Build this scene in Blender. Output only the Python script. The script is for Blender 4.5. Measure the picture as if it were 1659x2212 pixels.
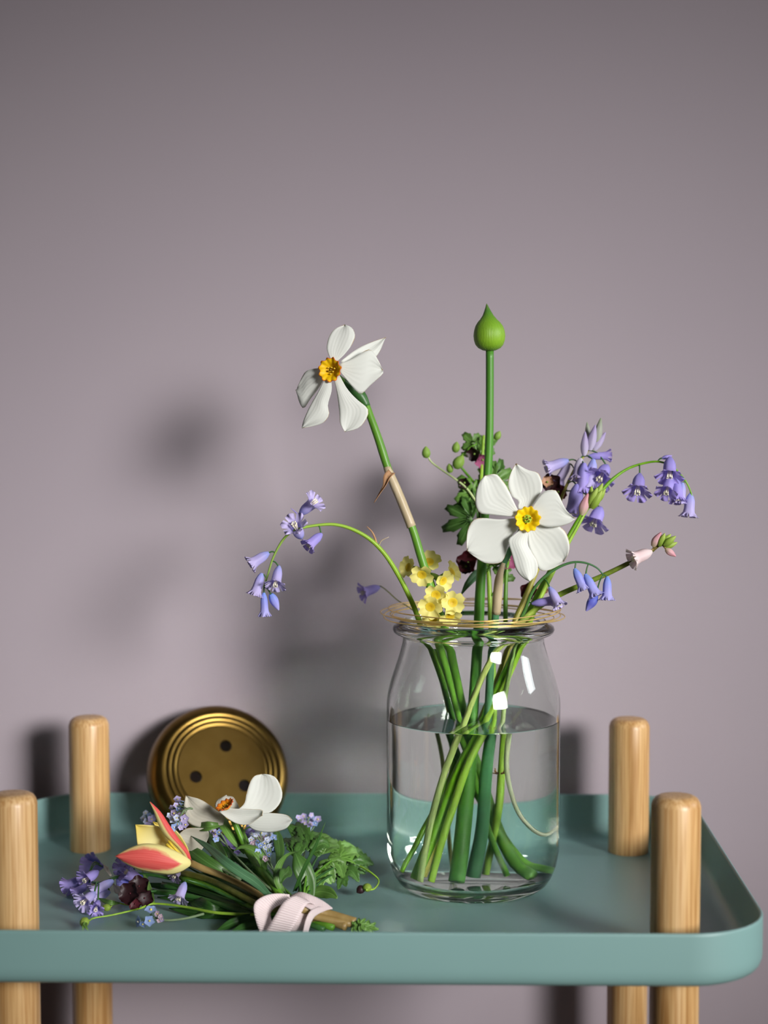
import bpy, bmesh, math, random
from mathutils import Vector, Matrix, Quaternion

# ------------------------------------------------------------------ camera, world, light
SC = bpy.context.scene
COL = SC.collection
for o in list(bpy.data.objects):
    bpy.data.objects.remove(o)
W, H, F = 1659.0, 2212.0, 3904.0
PITCH, YAW, ROLL = 0.07247, 0.02274, -0.00143
CAM = Vector((0.04905, -1.18783, 0.34529))
_cp, _sp, _c, _s = math.cos(PITCH), math.sin(PITCH), math.cos(YAW), math.sin(YAW)
FWD = Vector((-_s * _cp, _c * _cp, -_sp))
_r0 = Vector((_c, _s, 0)); _u0 = _r0.cross(FWD)
RIGHT = math.cos(ROLL) * _r0 + math.sin(ROLL) * _u0
UP = -math.sin(ROLL) * _r0 + math.cos(ROLL) * _u0
cd = bpy.data.cameras.new('camera'); co = bpy.data.objects.new('camera', cd); COL.objects.link(co)
m = Matrix((RIGHT, UP, -FWD)).transposed().to_4x4(); m.translation = CAM
co.matrix_world = m
cd.sensor_fit = 'VERTICAL'; cd.sensor_height = 36.0; cd.lens = F / H * 36.0
cd.clip_start = 0.05
cd.dof.use_dof = True; cd.dof.focus_distance = 1.185; cd.dof.aperture_fstop = 4.2
SC.camera = co
SC.cycles.sample_clamp_indirect = 0.0; SC.cycles.blur_glossy = 0.05

vs = SC.view_settings
vs.view_transform = 'Standard'; vs.look = 'None'; vs.gamma = 1.0; vs.use_curve_mapping = False
vs.exposure = 0.0

wd = bpy.data.worlds.new('world'); SC.world = wd; wd.use_nodes = True
wd.node_tree.nodes['Background'].inputs[0].default_value = (0.9, 0.95, 1.0, 1)
wd.node_tree.nodes['Background'].inputs[1].default_value = 0.032

def area(name, loc, target, sx, sy, watts, col, spread=180):
    l = bpy.data.lights.new(name, 'AREA'); l.shape = 'RECTANGLE'; l.size = sx; l.size_y = sy
    l.energy = watts; l.color = col; l.spread = math.radians(spread)
    o = bpy.data.objects.new(name, l); COL.objects.link(o); o.location = loc
    o.rotation_euler = (Vector(target) - Vector(loc)).to_track_quat('-Z', 'Y').to_euler()
    return o
WALL_Y = 0.186
area('daylight_front_window', (1.62, -2.1, 0.82), (-0.04, 0.2, 0.125), 0.90, 0.72, 3.4, (1.0, 0.98, 0.96), 23.5)
area('daylight_side_window', (1.58, -0.02, 0.72), (0.1, 0.04, 0.12), 0.34, 0.48, 0.95, (0.9, 0.96, 1.0), 70)

# ------------------------------------------------------------------ pixels to places
def ray(px, py):
    return FWD + RIGHT * ((px - W / 2) / F) + UP * ((H / 2 - py) / F)
def PY(px, py, Y):
    d = ray(px, py); return CAM + d * ((Y - CAM.y) / d.y)
def PZ(px, py, z):
    d = ray(px, py); return CAM + d * ((z - CAM.z) / d.z)
def pxm(p):                      # metres per pixel at p
    return (p - CAM).dot(FWD) / F

# ------------------------------------------------------------------ materials
def new_mat(name):
    mt = bpy.data.materials.new(name); mt.use_nodes = True
    nt = mt.node_tree; nt.nodes.clear()
    out = nt.nodes.new('ShaderNodeOutputMaterial')
    return mt, nt, out
def N(nt, t, **kw):
    n = nt.nodes.new(t)
    for k, v in kw.items():
        if k == 'ins':
            for a, b in v.items(): n.inputs[a].default_value = b
        else: setattr(n, k, v)
    return n
def L(nt, a, b): nt.links.new(a, b)
def srgb(r, g, b):
    f = lambda c: (c / 255 / 12.92) if c / 255 <= 0.04045 else ((c / 255 + 0.055) / 1.055) ** 2.4
    return (f(r), f(g), f(b), 1)
def ramp(nt, fac, stops):
    r = N(nt, 'ShaderNodeValToRGB'); e = r.color_ramp.elements
    while len(e) < len(stops): e.new(0.5)
    for el, (p, c) in zip(e, stops): el.position = p; el.color = c
    L(nt, fac, r.inputs[0]); return r.outputs[0]
def mixc(nt, fac, a, b, mode='MIX'):
    n = N(nt, 'ShaderNodeMix', data_type='RGBA', blend_type=mode)
    for sock, v in ((n.inputs[0], fac), (n.inputs[6], a), (n.inputs[7], b)):
        if hasattr(v, 'is_linked') or isinstance(v, bpy.types.NodeSocket): L(nt, v, sock)
        else: sock.default_value = v
    return n.outputs[2]
def math_(nt, op, a, b=None, c=None):
    n = N(nt, 'ShaderNodeMath', operation=op)
    for i, v in enumerate((a, b, c)):
        if v is None: continue
        if isinstance(v, bpy.types.NodeSocket): L(nt, v, n.inputs[i])
        else: n.inputs[i].default_value = v
    return n.outputs[0]
def noise(nt, scale=(1, 1, 1), detail=3, rough=0.5, coord='Object', s=1.0):
    tc = N(nt, 'ShaderNodeTexCoord'); mp = N(nt, 'ShaderNodeMapping'); mp.inputs['Scale'].default_value = scale
    L(nt, tc.outputs[coord], mp.inputs[0])
    n = N(nt, 'ShaderNodeTexNoise'); n.inputs['Scale'].default_value = s; n.inputs['Detail'].default_value = detail; n.inputs['Roughness'].default_value = rough
    L(nt, mp.outputs[0], n.inputs['Vector']); return n.outputs[0]
def uvs(nt):
    tc = N(nt, 'ShaderNodeTexCoord'); sp = N(nt, 'ShaderNodeSeparateXYZ'); L(nt, tc.outputs['UV'], sp.inputs[0])
    return sp.outputs[0], sp.outputs[1]
def bump(nt, h, strength=0.2, dist=0.001):
    b = N(nt, 'ShaderNodeBump'); b.inputs['Strength'].default_value = strength; b.inputs['Distance'].default_value = dist
    L(nt, h, b.inputs['Height']); return b.outputs[0]
def surf(nt, out, col, rough=0.5, transl=0.0, normal=None, metallic=0.0, spec=0.5, tcol=None):
    p = N(nt, 'ShaderNodeBsdfPrincipled')
    if isinstance(col, bpy.types.NodeSocket): L(nt, col, p.inputs['Base Color'])
    else: p.inputs['Base Color'].default_value = col
    p.inputs['Roughness'].default_value = rough; p.inputs['Metallic'].default_value = metallic
    p.inputs['Specular IOR Level'].default_value = spec
    if normal: L(nt, normal, p.inputs['Normal'])
    if transl > 0:
        t = N(nt, 'ShaderNodeBsdfTranslucent'); tc = tcol or col
        if isinstance(tc, bpy.types.NodeSocket): L(nt, tc, t.inputs[0])
        else: t.inputs[0].default_value = tc
        mx = N(nt, 'ShaderNodeMixShader'); mx.inputs[0].default_value = transl
        L(nt, p.outputs[0], mx.inputs[1]); L(nt, t.outputs[0], mx.inputs[2]); L(nt, mx.outputs[0], out.inputs[0])
    else: L(nt, p.outputs[0], out.inputs[0])
M = {}
def plain(name, rgb, rough=0.5, transl=0.0, var=0.15, nscale=300, metallic=0.0, spec=0.5):
    mt, nt, out = new_mat(name); base = srgb(*rgb)
    nz = noise(nt, s=nscale)
    dark = tuple(c * (1 - var) for c in base[:3]) + (1,); lite = tuple(min(1, c * (1 + var)) for c in base[:3]) + (1,)
    surf(nt, out, ramp(nt, nz, [(0.3, dark), (0.7, lite)]), rough, transl, metallic=metallic, spec=spec)
    M[name] = mt
# wall paint
mt, nt, out = new_mat('wall_paint')
nz = noise(nt, s=180, detail=4)
surf(nt, out, ramp(nt, noise(nt, s=3), [(0.3, srgb(168, 157, 165)), (0.7, srgb(172, 161, 168))]), 0.8, normal=bump(nt, nz, 0.08, 0.0006), spec=0.2); M['wall_paint'] = mt
plain('white_paint', (225, 225, 222), 0.5, var=0.03)
# floor boards
mt, nt, out = new_mat('floor_wood')
surf(nt, out, ramp(nt, noise(nt, (2, 25, 2), 5), [(0.3, srgb(120, 90, 62)), (0.7, srgb(150, 118, 84))]), 0.5); M['floor_wood'] = mt
# ash wood
mt, nt, out = new_mat('ash_wood')
tc = N(nt, 'ShaderNodeTexCoord'); oi = N(nt, 'ShaderNodeObjectInfo')
ad = N(nt, 'ShaderNodeVectorMath', operation='ADD'); L(nt, tc.outputs['Object'], ad.inputs[0])
sc_ = N(nt, 'ShaderNodeVectorMath', operation='SCALE'); sc_.inputs[3].default_value = 3.0
cb = N(nt, 'ShaderNodeCombineXYZ'); L(nt, oi.outputs['Random'], cb.inputs[0]); L(nt, oi.outputs['Random'], cb.inputs[1])
L(nt, cb.outputs[0], sc_.inputs[0]); L(nt, sc_.outputs[0], ad.inputs[1])
mp = N(nt, 'ShaderNodeMapping'); mp.inputs['Scale'].default_value = (130, 55, 5.0); L(nt, ad.outputs[0], mp.inputs[0])
n1 = N(nt, 'ShaderNodeTexNoise'); n1.inputs['Scale'].default_value = 1.0; n1.inputs['Detail'].default_value = 2; n1.inputs['Distortion'].default_value = 0.6; L(nt, mp.outputs[0], n1.inputs['Vector'])
mp2 = N(nt, 'ShaderNodeMapping'); mp2.inputs['Scale'].default_value = (700, 700, 16); L(nt, ad.outputs[0], mp2.inputs[0])
n2 = N(nt, 'ShaderNodeTexNoise'); n2.inputs['Scale'].default_value = 1.0; n2.inputs['Detail'].default_value = 3; L(nt, mp2.outputs[0], n2.inputs['Vector'])
c1 = ramp(nt, n1.outputs[0], [(0.3, srgb(188, 146, 92)), (0.46, srgb(212, 172, 118)), (0.7, srgb(226, 190, 140))])
c2 = ramp(nt, n2.outputs[0], [(0.36, srgb(214, 190, 160)), (0.6, (1, 1, 1, 1))])
surf(nt, out, mixc(nt, 0.8, c1, c2, 'MULTIPLY'), 0.38, normal=bump(nt, n2.outputs[0], 0.1, 0.0004)); M['ash_wood'] = mt
# powder-coated tray
mt, nt, out = new_mat('sage_enamel')
nz = noise(nt, s=900, detail=2)
surf(nt, out, ramp(nt, noise(nt, s=8), [(0.3, srgb(124, 159, 156)), (0.7, srgb(128, 163, 160))]), 0.42, normal=bump(nt, nz, 0.06, 0.0003)); M['sage_enamel'] = mt
# glass and water
mt, nt, out = new_mat('jar_glass')
g = N(nt, 'ShaderNodeBsdfGlass'); g.inputs['Color'].default_value = (0.965, 0.985, 0.97, 1); g.inputs['Roughness'].default_value = 0.0; g.inputs['IOR'].default_value = 1.5
L(nt, bump(nt, noise(nt, s=28, detail=1), 0.12, 0.004), g.inputs['Normal']); L(nt, g.outputs[0], out.inputs[0]); M['jar_glass'] = mt
mt, nt, out = new_mat('clear_water')
g = N(nt, 'ShaderNodeBsdfGlass'); g.inputs['Color'].default_value = (0.985, 0.995, 0.985, 1); g.inputs['Roughness'].default_value = 0.0; g.inputs['IOR'].default_value = 1.333
L(nt, g.outputs[0], out.inputs[0]); M['clear_water'] = mt
# brass
mt, nt, out = new_mat('brass')
surf(nt, out, ramp(nt, noise(nt, s=60), [(0.3, srgb(112, 88, 42)), (0.7, srgb(122, 98, 50))]), 0.33, metallic=1.0); M['brass'] = mt
mt, nt, out = new_mat('gold_wire')
surf(nt, out, srgb(240, 208, 130), 0.3, metallic=0.7); M['gold_wire'] = mt
# petals with veins and a tanned margin (u across, v along)
def petal_mat(name, body, edge, amount=0.9, transl=0.35, lo=0.965, rough=0.55):
    mt, nt, out = new_mat(name); u, v = uvs(nt)
    a = math_(nt, 'ABSOLUTE', math_(nt, 'SUBTRACT', math_(nt, 'MULTIPLY', u, 2.0), 1.0))
    e = math_(nt, 'MULTIPLY', math_(nt, 'MAXIMUM', a, v), math_(nt, 'SMOOTH_MIN', math_(nt, 'MULTIPLY', v, 2.5), 1.0, 0.1))
    nz = noise(nt, s=160, detail=2)
    f = math_(nt, 'ADD', e, math_(nt, 'MULTIPLY', math_(nt, 'SUBTRACT', nz, 0.5), 0.10))
    fac = ramp(nt, f, [(lo, (0, 0, 0, 1)), (1.0, (amount, amount, amount, 1))])
    vein = N(nt, 'ShaderNodeTexWave', wave_type='BANDS'); vein.bands_direction = 'X'; vein.inputs['Scale'].default_value = 2.2; vein.inputs['Distortion'].default_value = 5.0; vein.inputs['Detail'].default_value = 2
    tc = N(nt, 'ShaderNodeTexCoord'); mp = N(nt, 'ShaderNodeMapping'); mp.inputs['Scale'].default_value = (1.0, 0.12, 1); L(nt, tc.outputs['UV'], mp.inputs[0]); L(nt, mp.outputs[0], vein.inputs['Vector'])
    col = mixc(nt, fac, srgb(*body), srgb(*edge))
    surf(nt, out, col, rough, transl, normal=bump(nt, vein.outputs['Fac'], 0.12, 0.0006), spec=0.3); M[name] = mt
petal_mat('narcissus_petal', (238, 240, 234), (202, 170, 118))
petal_mat('narcissus_petal_faded', (226, 222, 208), (196, 160, 112))
petal_mat('cowslip_petal', (253, 243, 148), (250, 240, 150), 0.3, 0.35)
# tulip outer petal: red flame on cream
mt, nt, out = new_mat('tulip_flame'); u, v = uvs(nt)
a = math_(nt, 'ABSOLUTE', math_(nt, 'SUBTRACT', math_(nt, 'MULTIPLY', u, 2.0), 1.0))
nz = noise(nt, (1, 1, 1), 3, coord='UV', s=9)
nv = noise(nt, (26, 1.5, 1), 3, coord='UV', s=1)
lim = math_(nt, 'SUBTRACT', 0.92, math_(nt, 'MULTIPLY', math_(nt, 'POWER', math_(nt, 'SUBTRACT', 1.0, v), 4.5), 1.5))
f = math_(nt, 'ADD', math_(nt, 'SUBTRACT', lim, a), math_(nt, 'MULTIPLY', math_(nt, 'SUBTRACT', nz, 0.5), 0.25))
fac = ramp(nt, f, [(0.02, (0, 0, 0, 1)), (0.26, (1, 1, 1, 1))])
red = ramp(nt, nv, [(0.3, srgb(222, 80, 78)), (0.7, srgb(238, 116, 106))])
surf(nt, out, mixc(nt, fac, srgb(244, 233, 158), red), 0.5, 0.2, spec=0.3); M['tulip_flame'] = mt
mt, nt, out = new_mat('tulip_edge_flame'); u, v = uvs(nt)          # pink towards one margin
fac = ramp(nt, u, [(0.42, (0, 0, 0, 1)), (0.6, (1, 1, 1, 1))])
surf(nt, out, mixc(nt, fac, srgb(246, 236, 162), srgb(226, 84, 80)), 0.5, 0.2, spec=0.3); M['tulip_edge_flame'] = mt
mt, nt, out = new_mat('tulip_inner'); u, v = uvs(nt)
fac = ramp(nt, v, [(0.0, srgb(236, 214, 90)), (0.6, srgb(246, 238, 170)), (1.0, srgb(232, 208, 92))])
surf(nt, out, fac, 0.5, 0.25, spec=0.3); M['tulip_inner'] = mt
# leaves with a midrib
def leaf_mat(name, a, b, transl=0.25, rough=0.4):
    mt, nt, out = new_mat(name); u, v = uvs(nt)
    ab = math_(nt, 'ABSOLUTE', math_(nt, 'SUBTRACT', math_(nt, 'MULTIPLY', u, 2.0), 1.0))
    rib = ramp(nt, ab, [(0.02, (1, 1, 1, 1)), (0.12, (0, 0, 0, 1))])
    nz = noise(nt, (18, 2, 1), 3, coord='UV', s=1)
    col = ramp(nt, nz, [(0.3, srgb(*a)), (0.7, srgb(*b))])
    lite = tuple(min(1, c * 1.5 + 0.03) for c in srgb(*b)[:3]) + (1,)
    surf(nt, out, mixc(nt, math_(nt, 'MULTIPLY', rib, 0.5), col, lite), rough, transl, normal=bump(nt, nz, 0.15, 0.0006)); M[name] = mt
leaf_mat('leaf_fresh', (82, 122, 50), (108, 148, 70))
leaf_mat('leaf_mid', (62, 102, 42), (88, 130, 60))
leaf_mat('leaf_dark', (40, 82, 30), (62, 108, 42))
leaf_mat('leaf_blue', (74, 122, 84), (104, 150, 108))
leaf_mat('leaf_bright', (96, 144, 56), (128, 172, 82))
# stems
def stem_mat(name, a, b, rough=0.4, s=(200, 200, 10)):
    mt, nt, out = new_mat(name)
    surf(nt, out, ramp(nt, noise(nt, s, 2), [(0.3, srgb(*a)), (0.7, srgb(*b))]), rough, 0.12); M[name] = mt
stem_mat('stem_green', (84, 138, 36), (110, 164, 50))
stem_mat('stem_allium', (72, 132, 44), (94, 154, 56))
stem_mat('stem_lime', (140, 184, 52), (166, 204, 74))
stem_mat('stem_bright', (108, 166, 24), (134, 190, 40))
stem_mat('stem_dark', (46, 92, 40), (66, 116, 54))
stem_mat('stem_blue', (70, 128, 84), (96, 150, 106))
stem_mat('stem_olive', (120, 130, 52), (150, 150, 70))
stem_mat('stem_pale', (176, 196, 128), (200, 214, 152))
stem_mat('stem_white', (206, 210, 186), (222, 224, 204))
stem_mat('stem_yellow', (176, 170, 70), (196, 186, 92))
stem_mat('stem_brown', (150, 124, 72), (168, 142, 88))
stem_mat('sheath_tan', (186, 168, 132), (208, 190, 158))
plain('spathe_paper', (206, 160, 118), 0.7, 0.3)
# lathe-like flower colours (v along)
def vgrad(name, stops, rough=0.5, transl=0.25, metallic=0.0):
    mt, nt, out = new_mat(name); u, v = uvs(nt)
    nz = noise(nt, s=400, detail=2)
    vv = math_(nt, 'ADD', v, math_(nt, 'MULTIPLY', math_(nt, 'SUBTRACT', nz, 0.5), 0.12))
    surf(nt, out, ramp(nt, vv, [(p, srgb(*c)) for p, c in stops]), rough, transl, spec=0.3); M[name] = mt
vgrad('bell_lilac', [(0.0, (156, 168, 236)), (0.35, (190, 182, 238)), (0.8, (204, 192, 240)), (1.0, (214, 200, 246))])
vgrad('bell_violet', [(0.0, (158, 150, 226)), (0.5, (174, 160, 232)), (1.0, (188, 168, 240))])
vgrad('bell_blue', [(0.0, (128, 158, 234)), (0.4, (160, 164, 238)), (1.0, (198, 190, 246))])
vgrad('bell_indigo', [(0.0, (100, 116, 206)), (0.6, (110, 112, 206)), (1.0, (166, 162, 230))])
vgrad('bell_pale', [(0.0, (214, 206, 226)), (0.5, (196, 184, 218)), (1.0, (176, 158, 208))])
vgrad('bell_pink', [(0.0, (238, 222, 222)), (0.6, (242, 214, 216)), (1.0, (246, 234, 230))])
vgrad('bud_pink', [(0.0, (212, 200, 160)), (0.4, (232, 186, 190)), (1.0, (222, 150, 166))])
vgrad('bud_green', [(0.0, (140, 168, 62)), (0.6, (158, 186, 78)), (1.0, (184, 204, 104))])
vgrad('bud_greygreen', [(0.0, (170, 176, 150)), (0.6, (176, 180, 168)), (1.0, (150, 166, 132))])
vgrad('stem_pink_spike', [(0.0, (110, 92, 46)), (0.12, (96, 112, 36)), (0.3, (152, 182, 58)), (0.45, (190, 206, 112)), (1.0, (176, 196, 128))], 0.4, 0.12)
vgrad('stem_fading', [(0.0, (70, 112, 76)), (0.3, (84, 132, 62)), (0.5, (150, 178, 104)), (0.75, (206, 212, 176)), (1.0, (230, 230, 210))], 0.4, 0.12)
vgrad('stem_arching', [(0.0, (140, 170, 90)), (0.2, (152, 190, 62)), (0.45, (140, 182, 46)), (0.56, (96, 146, 40)), (0.62, (62, 110, 38)), (1.0, (112, 164, 52))], 0.4, 0.12)
plain('stamen_cream', (240, 232, 208), 0.5)
plain('anther_yellow', (228, 196, 60), 0.6)
plain('pistil_dark', (120, 96, 20), 0.6)
vgrad('corona_yellow', [(0.0, (206, 160, 12)), (0.45, (244, 200, 14)), (0.82, (250, 206, 24)), (0.9, (246, 160, 30)), (1.0, (226, 92, 40))], transl=0.15)
vgrad('corona_clear', [(0.0, (206, 160, 12)), (0.35, (252, 212, 10)), (0.95, (255, 222, 30)), (1.0, (240, 160, 50))], transl=0.15)
vgrad('corona_orange', [(0.0, (250, 190, 30)), (0.5, (248, 170, 30)), (1.0, (232, 96, 44))], transl=0.2)
vgrad('cowslip_throat', [(0.0, (216, 176, 30)), (1.0, (246, 222, 70))])
vgrad('calyx_green', [(0.0, (120, 160, 60)), (1.0, (158, 190, 92))])
mt, nt, out = new_mat('allium_skin'); u, v = uvs(nt)
wv = N(nt, 'ShaderNodeTexWave', wave_type='BANDS'); wv.bands_direction = 'X'; wv.inputs['Scale'].default_value = 9.5; wv.inputs['Distortion'].default_value = 0.4
tc = N(nt, 'ShaderNodeTexCoord'); L(nt, tc.outputs['UV'], wv.inputs['Vector'])
c1 = ramp(nt, v, [(0.0, srgb(120, 172, 40)), (0.3, srgb(150, 196, 48)), (0.62, srgb(128, 176, 48)), (0.8, srgb(84, 140, 46)), (1.0, srgb(110, 130, 60))])
st = ramp(nt, wv.outputs['Fac'], [(0.0, srgb(178, 198, 150)), (0.35, (1, 1, 1, 1))])
surf(nt, out, mixc(nt, 1.0, c1, st, 'MULTIPLY'), 0.45, 0.1, normal=bump(nt, wv.outputs['Fac'], 0.35, 0.0005)); M['allium_skin'] = mt
plain('maroon_petal', (92, 30, 42), 0.5, 0.2)
plain('maroon_dark', (44, 16, 22), 0.5, 0.1)
plain('magenta_petal', (164, 84, 122), 0.5, 0.25)
plain('dried_petal', (196, 150, 120), 0.6, 0.2)
plain('forget_blue', (158, 182, 232), 0.5, 0.25)
plain('forget_lilac', (196, 184, 228), 0.5, 0.25)
plain('forget_pale', (206, 214, 238), 0.5, 0.25)
plain('forget_eye', (248, 226, 90), 0.5)
plain('forget_pink', (214, 186, 206), 0.5, 0.25)
plain('hairy_green', (120, 142, 104), 0.7, 0.15)
plain('brown_root', (140, 92, 40), 0.7)
# grosgrain ribbon: ribs run across
mt, nt, out = new_mat('pink_ribbon'); u, v = uvs(nt)
rb = math_(nt, 'SINE', math_(nt, 'MULTIPLY', v, 180.0))
surf(nt, out, ramp(nt, math_(nt, 'MULTIPLY_ADD', rb, 0.5, 0.5), [(0.0, srgb(238, 216, 216)), (1.0, srgb(248, 232, 232))]), 0.55, 0.1, normal=bump(nt, rb, 0.5, 0.0005)); M['pink_ribbon'] = mt

# ------------------------------------------------------------------ mesh helpers
def link(name, me, mat, parent=None):
    o = bpy.data.objects.new(name, me); COL.objects.link(o)
    if mat and not me.materials: me.materials.append(M[mat] if isinstance(mat, str) else mat)
    if parent is not None:
        o.parent = parent; o.matrix_parent_inverse = parent.matrix_world.inverted()
    return o
def mesh(name, vs_, fs, mat, parent=None, uv=None, smooth=True):
    me = bpy.data.meshes.new(name); me.from_pydata([tuple(v) for v in vs_], [], fs); me.update()
    if uv:
        lay = me.uv_layers.new(name='uv')
        for lp in me.loops: lay.data[lp.index].uv = uv[lp.vertex_index]
    for p in me.polygons: p.use_smooth = smooth
    return link(name, me, mat, parent)
def thing(name, label, cat, loc, group=None):
    o = bpy.data.objects.new(name, None); COL.objects.link(o); o.location = loc; o.empty_display_size = 0.01
    o.matrix_world = Matrix.Translation(loc)
    o['label'] = label; o['category'] = cat
    if group: o['group'] = group
    return o
def tag(o, label, cat, group=None):
    o['label'] = label; o['category'] = cat
    if group: o['group'] = group
    return o
def struct(o, label=None):
    o['kind'] = 'structure'
    if label: o['label'] = label
    return o
def box(name, a, b, mat, parent=None):
    x0, y0, z0 = a; x1, y1, z1 = b
    v = [(x, y, z) for z in (z0, z1) for y in (y0, y1) for x in (x0, x1)]
    f = [(0, 2, 3, 1), (4, 5, 7, 6), (0, 1, 5, 4), (2, 6, 7, 3), (0, 4, 6, 2), (1, 3, 7, 5)]
    return mesh(name, v, f, mat, parent, smooth=False)
def cr(pts, n):
    """n+1 points evenly spaced along a Catmull-Rom curve through pts"""
    pts = [Vector(p) for p in pts]
    if len(pts) == 1: return [pts[0]] * (n + 1)
    q = [pts[0] * 2 - pts[1]] + pts + [pts[-1] * 2 - pts[-2]]
    d = []
    for i in range(len(pts) - 1):
        a, b, c, e = q[i:i + 4]
        for k in range(8):
            t = k / 8
            d.append(0.5 * ((2 * b) + (c - a) * t + (2 * a - 5 * b + 4 * c - e) * t * t + (3 * b - 3 * c + e - a) * t ** 3))
    d.append(pts[-1])
    s = [0]
    for i in range(1, len(d)): s.append(s[-1] + (d[i] - d[i - 1]).length)
    out = []; j = 0
    for i in range(n + 1):
        t = s[-1] * i / n
        while j < len(s) - 2 and s[j + 1] < t: j += 1
        k = (t - s[j]) / max(1e-12, s[j + 1] - s[j]); out.append(d[j].lerp(d[j + 1], min(1, max(0, k))))
    return out
def tube_data(path, radii, segs=8, n=None, cap=True):
    n = n or max(3, (len(path) - 1) * 4)
    P = cr(path, n); vs_ = []; fs = []; uv = []
    prev = None
    for i, p in enumerate(P):
        t = (P[min(i + 1, n)] - P[max(i - 1, 0)]).normalized()
        if prev is None:
            a = t.cross(Vector((0, 1, 0.13))).normalized()
        else:
            a = (prev - t * prev.dot(t)).normalized()
        prev = a; b = t.cross(a)
        k = i / n * (len(radii) - 1); j = min(int(k), len(radii) - 2) if len(radii) > 1 else 0
        r = radii[0] if len(radii) == 1 else radii[j] + (radii[j + 1] - radii[j]) * (k - j)
        for s in range(segs):
            an = 2 * math.pi * s / segs
            vs_.append(p + (a * math.cos(an) + b * math.sin(an)) * r); uv.append((s / segs, i / n))
    for i in range(n):
        for s in range(segs):
            s2 = (s + 1) % segs
            fs.append((i * segs + s, i * segs + s2, (i + 1) * segs + s2, (i + 1) * segs + s))
    if cap:
        fs.append(tuple(range(segs))[::-1]); fs.append(tuple(n * segs + s for s in range(segs)))
    return vs_, fs, uv
def tube(name, path, radii, mat, parent=None, segs=8, n=None):
    v, f, u = tube_data(path, radii, segs, n)
    return mesh(name, v, f, mat, parent, u)
def sheet(name, left, right, mat, parent=None, n=10, m_=8, bulge=0.0, ripple=0.0, seed=0, thick=0.0003, fold=0.0, tipback=0.0):
    """a surface between two edges that run from base to tip; bulge bows the middle towards the camera"""
    A = cr(left, n); B = cr(right, n); vs_ = []; fs = []; uv = []; rnd = random.Random(seed)
    ph = [rnd.uniform(0, 6.28) for _ in range(4)]
    c0 = (A[0] + B[0]) / 2; c1 = (A[-1] + B[-1]) / 2; mid = (A[n // 2] - B[n // 2])
    nr = (c1 - c0).cross(mid)
    nr = nr.normalized() if nr.length > 1e-9 else Vector((0, -1, 0))
    if nr.dot(CAM - c0) < 0: nr = -nr
    for i in range(n + 1):
        v = i / n; w = (A[i] - B[i]).length
        for j in range(m_ + 1):
            u = j / m_; x = 2 * u - 1
            p = A[i].lerp(B[i], u)
            off = bulge * (1 - x * x) * math.sin(math.pi * min(1, v * 0.9 + 0.05)) - fold * (1 - abs(x)) * w
            off += ripple * (math.sin(u * 7 + ph[0] + v * 2) * v + 0.6 * math.sin(v * 9 + ph[1]) * abs(x) * v)
            off -= tipback * v * v
            vs_.append(p + nr * off); uv.append((u, v))
    for i in range(n):
        for j in range(m_):
            a = i * (m_ + 1) + j; fs.append((a, a + 1, a + m_ + 2, a + m_ + 1))
    o = mesh(name, vs_, fs, mat, parent, uv)
    if thick:
        md = o.modifiers.new('thickness', 'SOLIDIFY'); md.thickness = thick; md.offset = 0
    return o
def leaf(name, path, widths, mat, parent=None, n=12, fold=0.15, roll=0.0, twist=0.0, thick=0.0003, m_=4):
    """a blade along a path, widths in metres along it, facing the viewer unless rolled"""
    P = cr(path, n); vs_ = []; fs = []; uv = []
    for i, p in enumerate(P):
        t = (P[min(i + 1, n)] - P[max(i - 1, 0)]).normalized(); v = i / n
        view = (CAM - p).normalized()
        side = t.cross(view)
        side = side.normalized() if side.length > 1e-6 else Vector((1, 0, 0))
        side = Quaternion(t, roll + twist * v) @ side
        nr = side.cross(t)
        k = v * (len(widths) - 1); j = min(int(k), len(widths) - 2); w = widths[j] + (widths[j + 1] - widths[j]) * (k - j)
        for q in range(m_ + 1):
            u = q / m_; x = 2 * u - 1
            vs_.append(p + side * (x * w / 2) + nr * (fold * w * (abs(x) - 0.4))); uv.append((u, v))
    for i in range(n):
        for q in range(m_):
            a = i * (m_ + 1) + q; fs.append((a, a + 1, a + m_ + 2, a + m_ + 1))
    o = mesh(name, vs_, fs, mat, parent, uv)
    if thick:
        md = o.modifiers.new('thickness', 'SOLIDIFY'); md.thickness = thick; md.offset = 0
    return o
def frame(d, up=Vector((0, 0, 1))):
    d = Vector(d).normalized()
    a = d.cross(up)
    if a.length < 1e-4: a = d.cross(Vector((1, 0, 0)))
    a.normalize(); return a, a.cross(d).normalized() * -1 if False else d.cross(a).normalized(), d
def place(name, me, mat, origin, direction, scale, parent=None, spin=0.0):
    """put a shared mesh, built along +Z from the origin, at origin pointing along direction"""
    o = bpy.data.objects.new(name, me); COL.objects.link(o)
    if mat:
        if not me.materials: me.materials.append(None)
        o.material_slots[0].link = 'OBJECT'; o.material_slots[0].material = M[mat]
    q = Vector(direction).to_track_quat('Z', 'Y') @ Quaternion((0, 0, 1), spin)
    if not isinstance(scale, (tuple, list)): scale = (scale,) * 3
    mw = Matrix.Translation(origin) @ q.to_matrix().to_4x4() @ Matrix.Diagonal((*scale, 1))
    if parent is not None:
        o.parent = parent
        pm = Matrix.Translation(parent.matrix_world.translation) if parent.type == 'EMPTY' else parent.matrix_world
        o.matrix_parent_inverse = pm.inverted()
    o.matrix_world = mw
    return o
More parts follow.
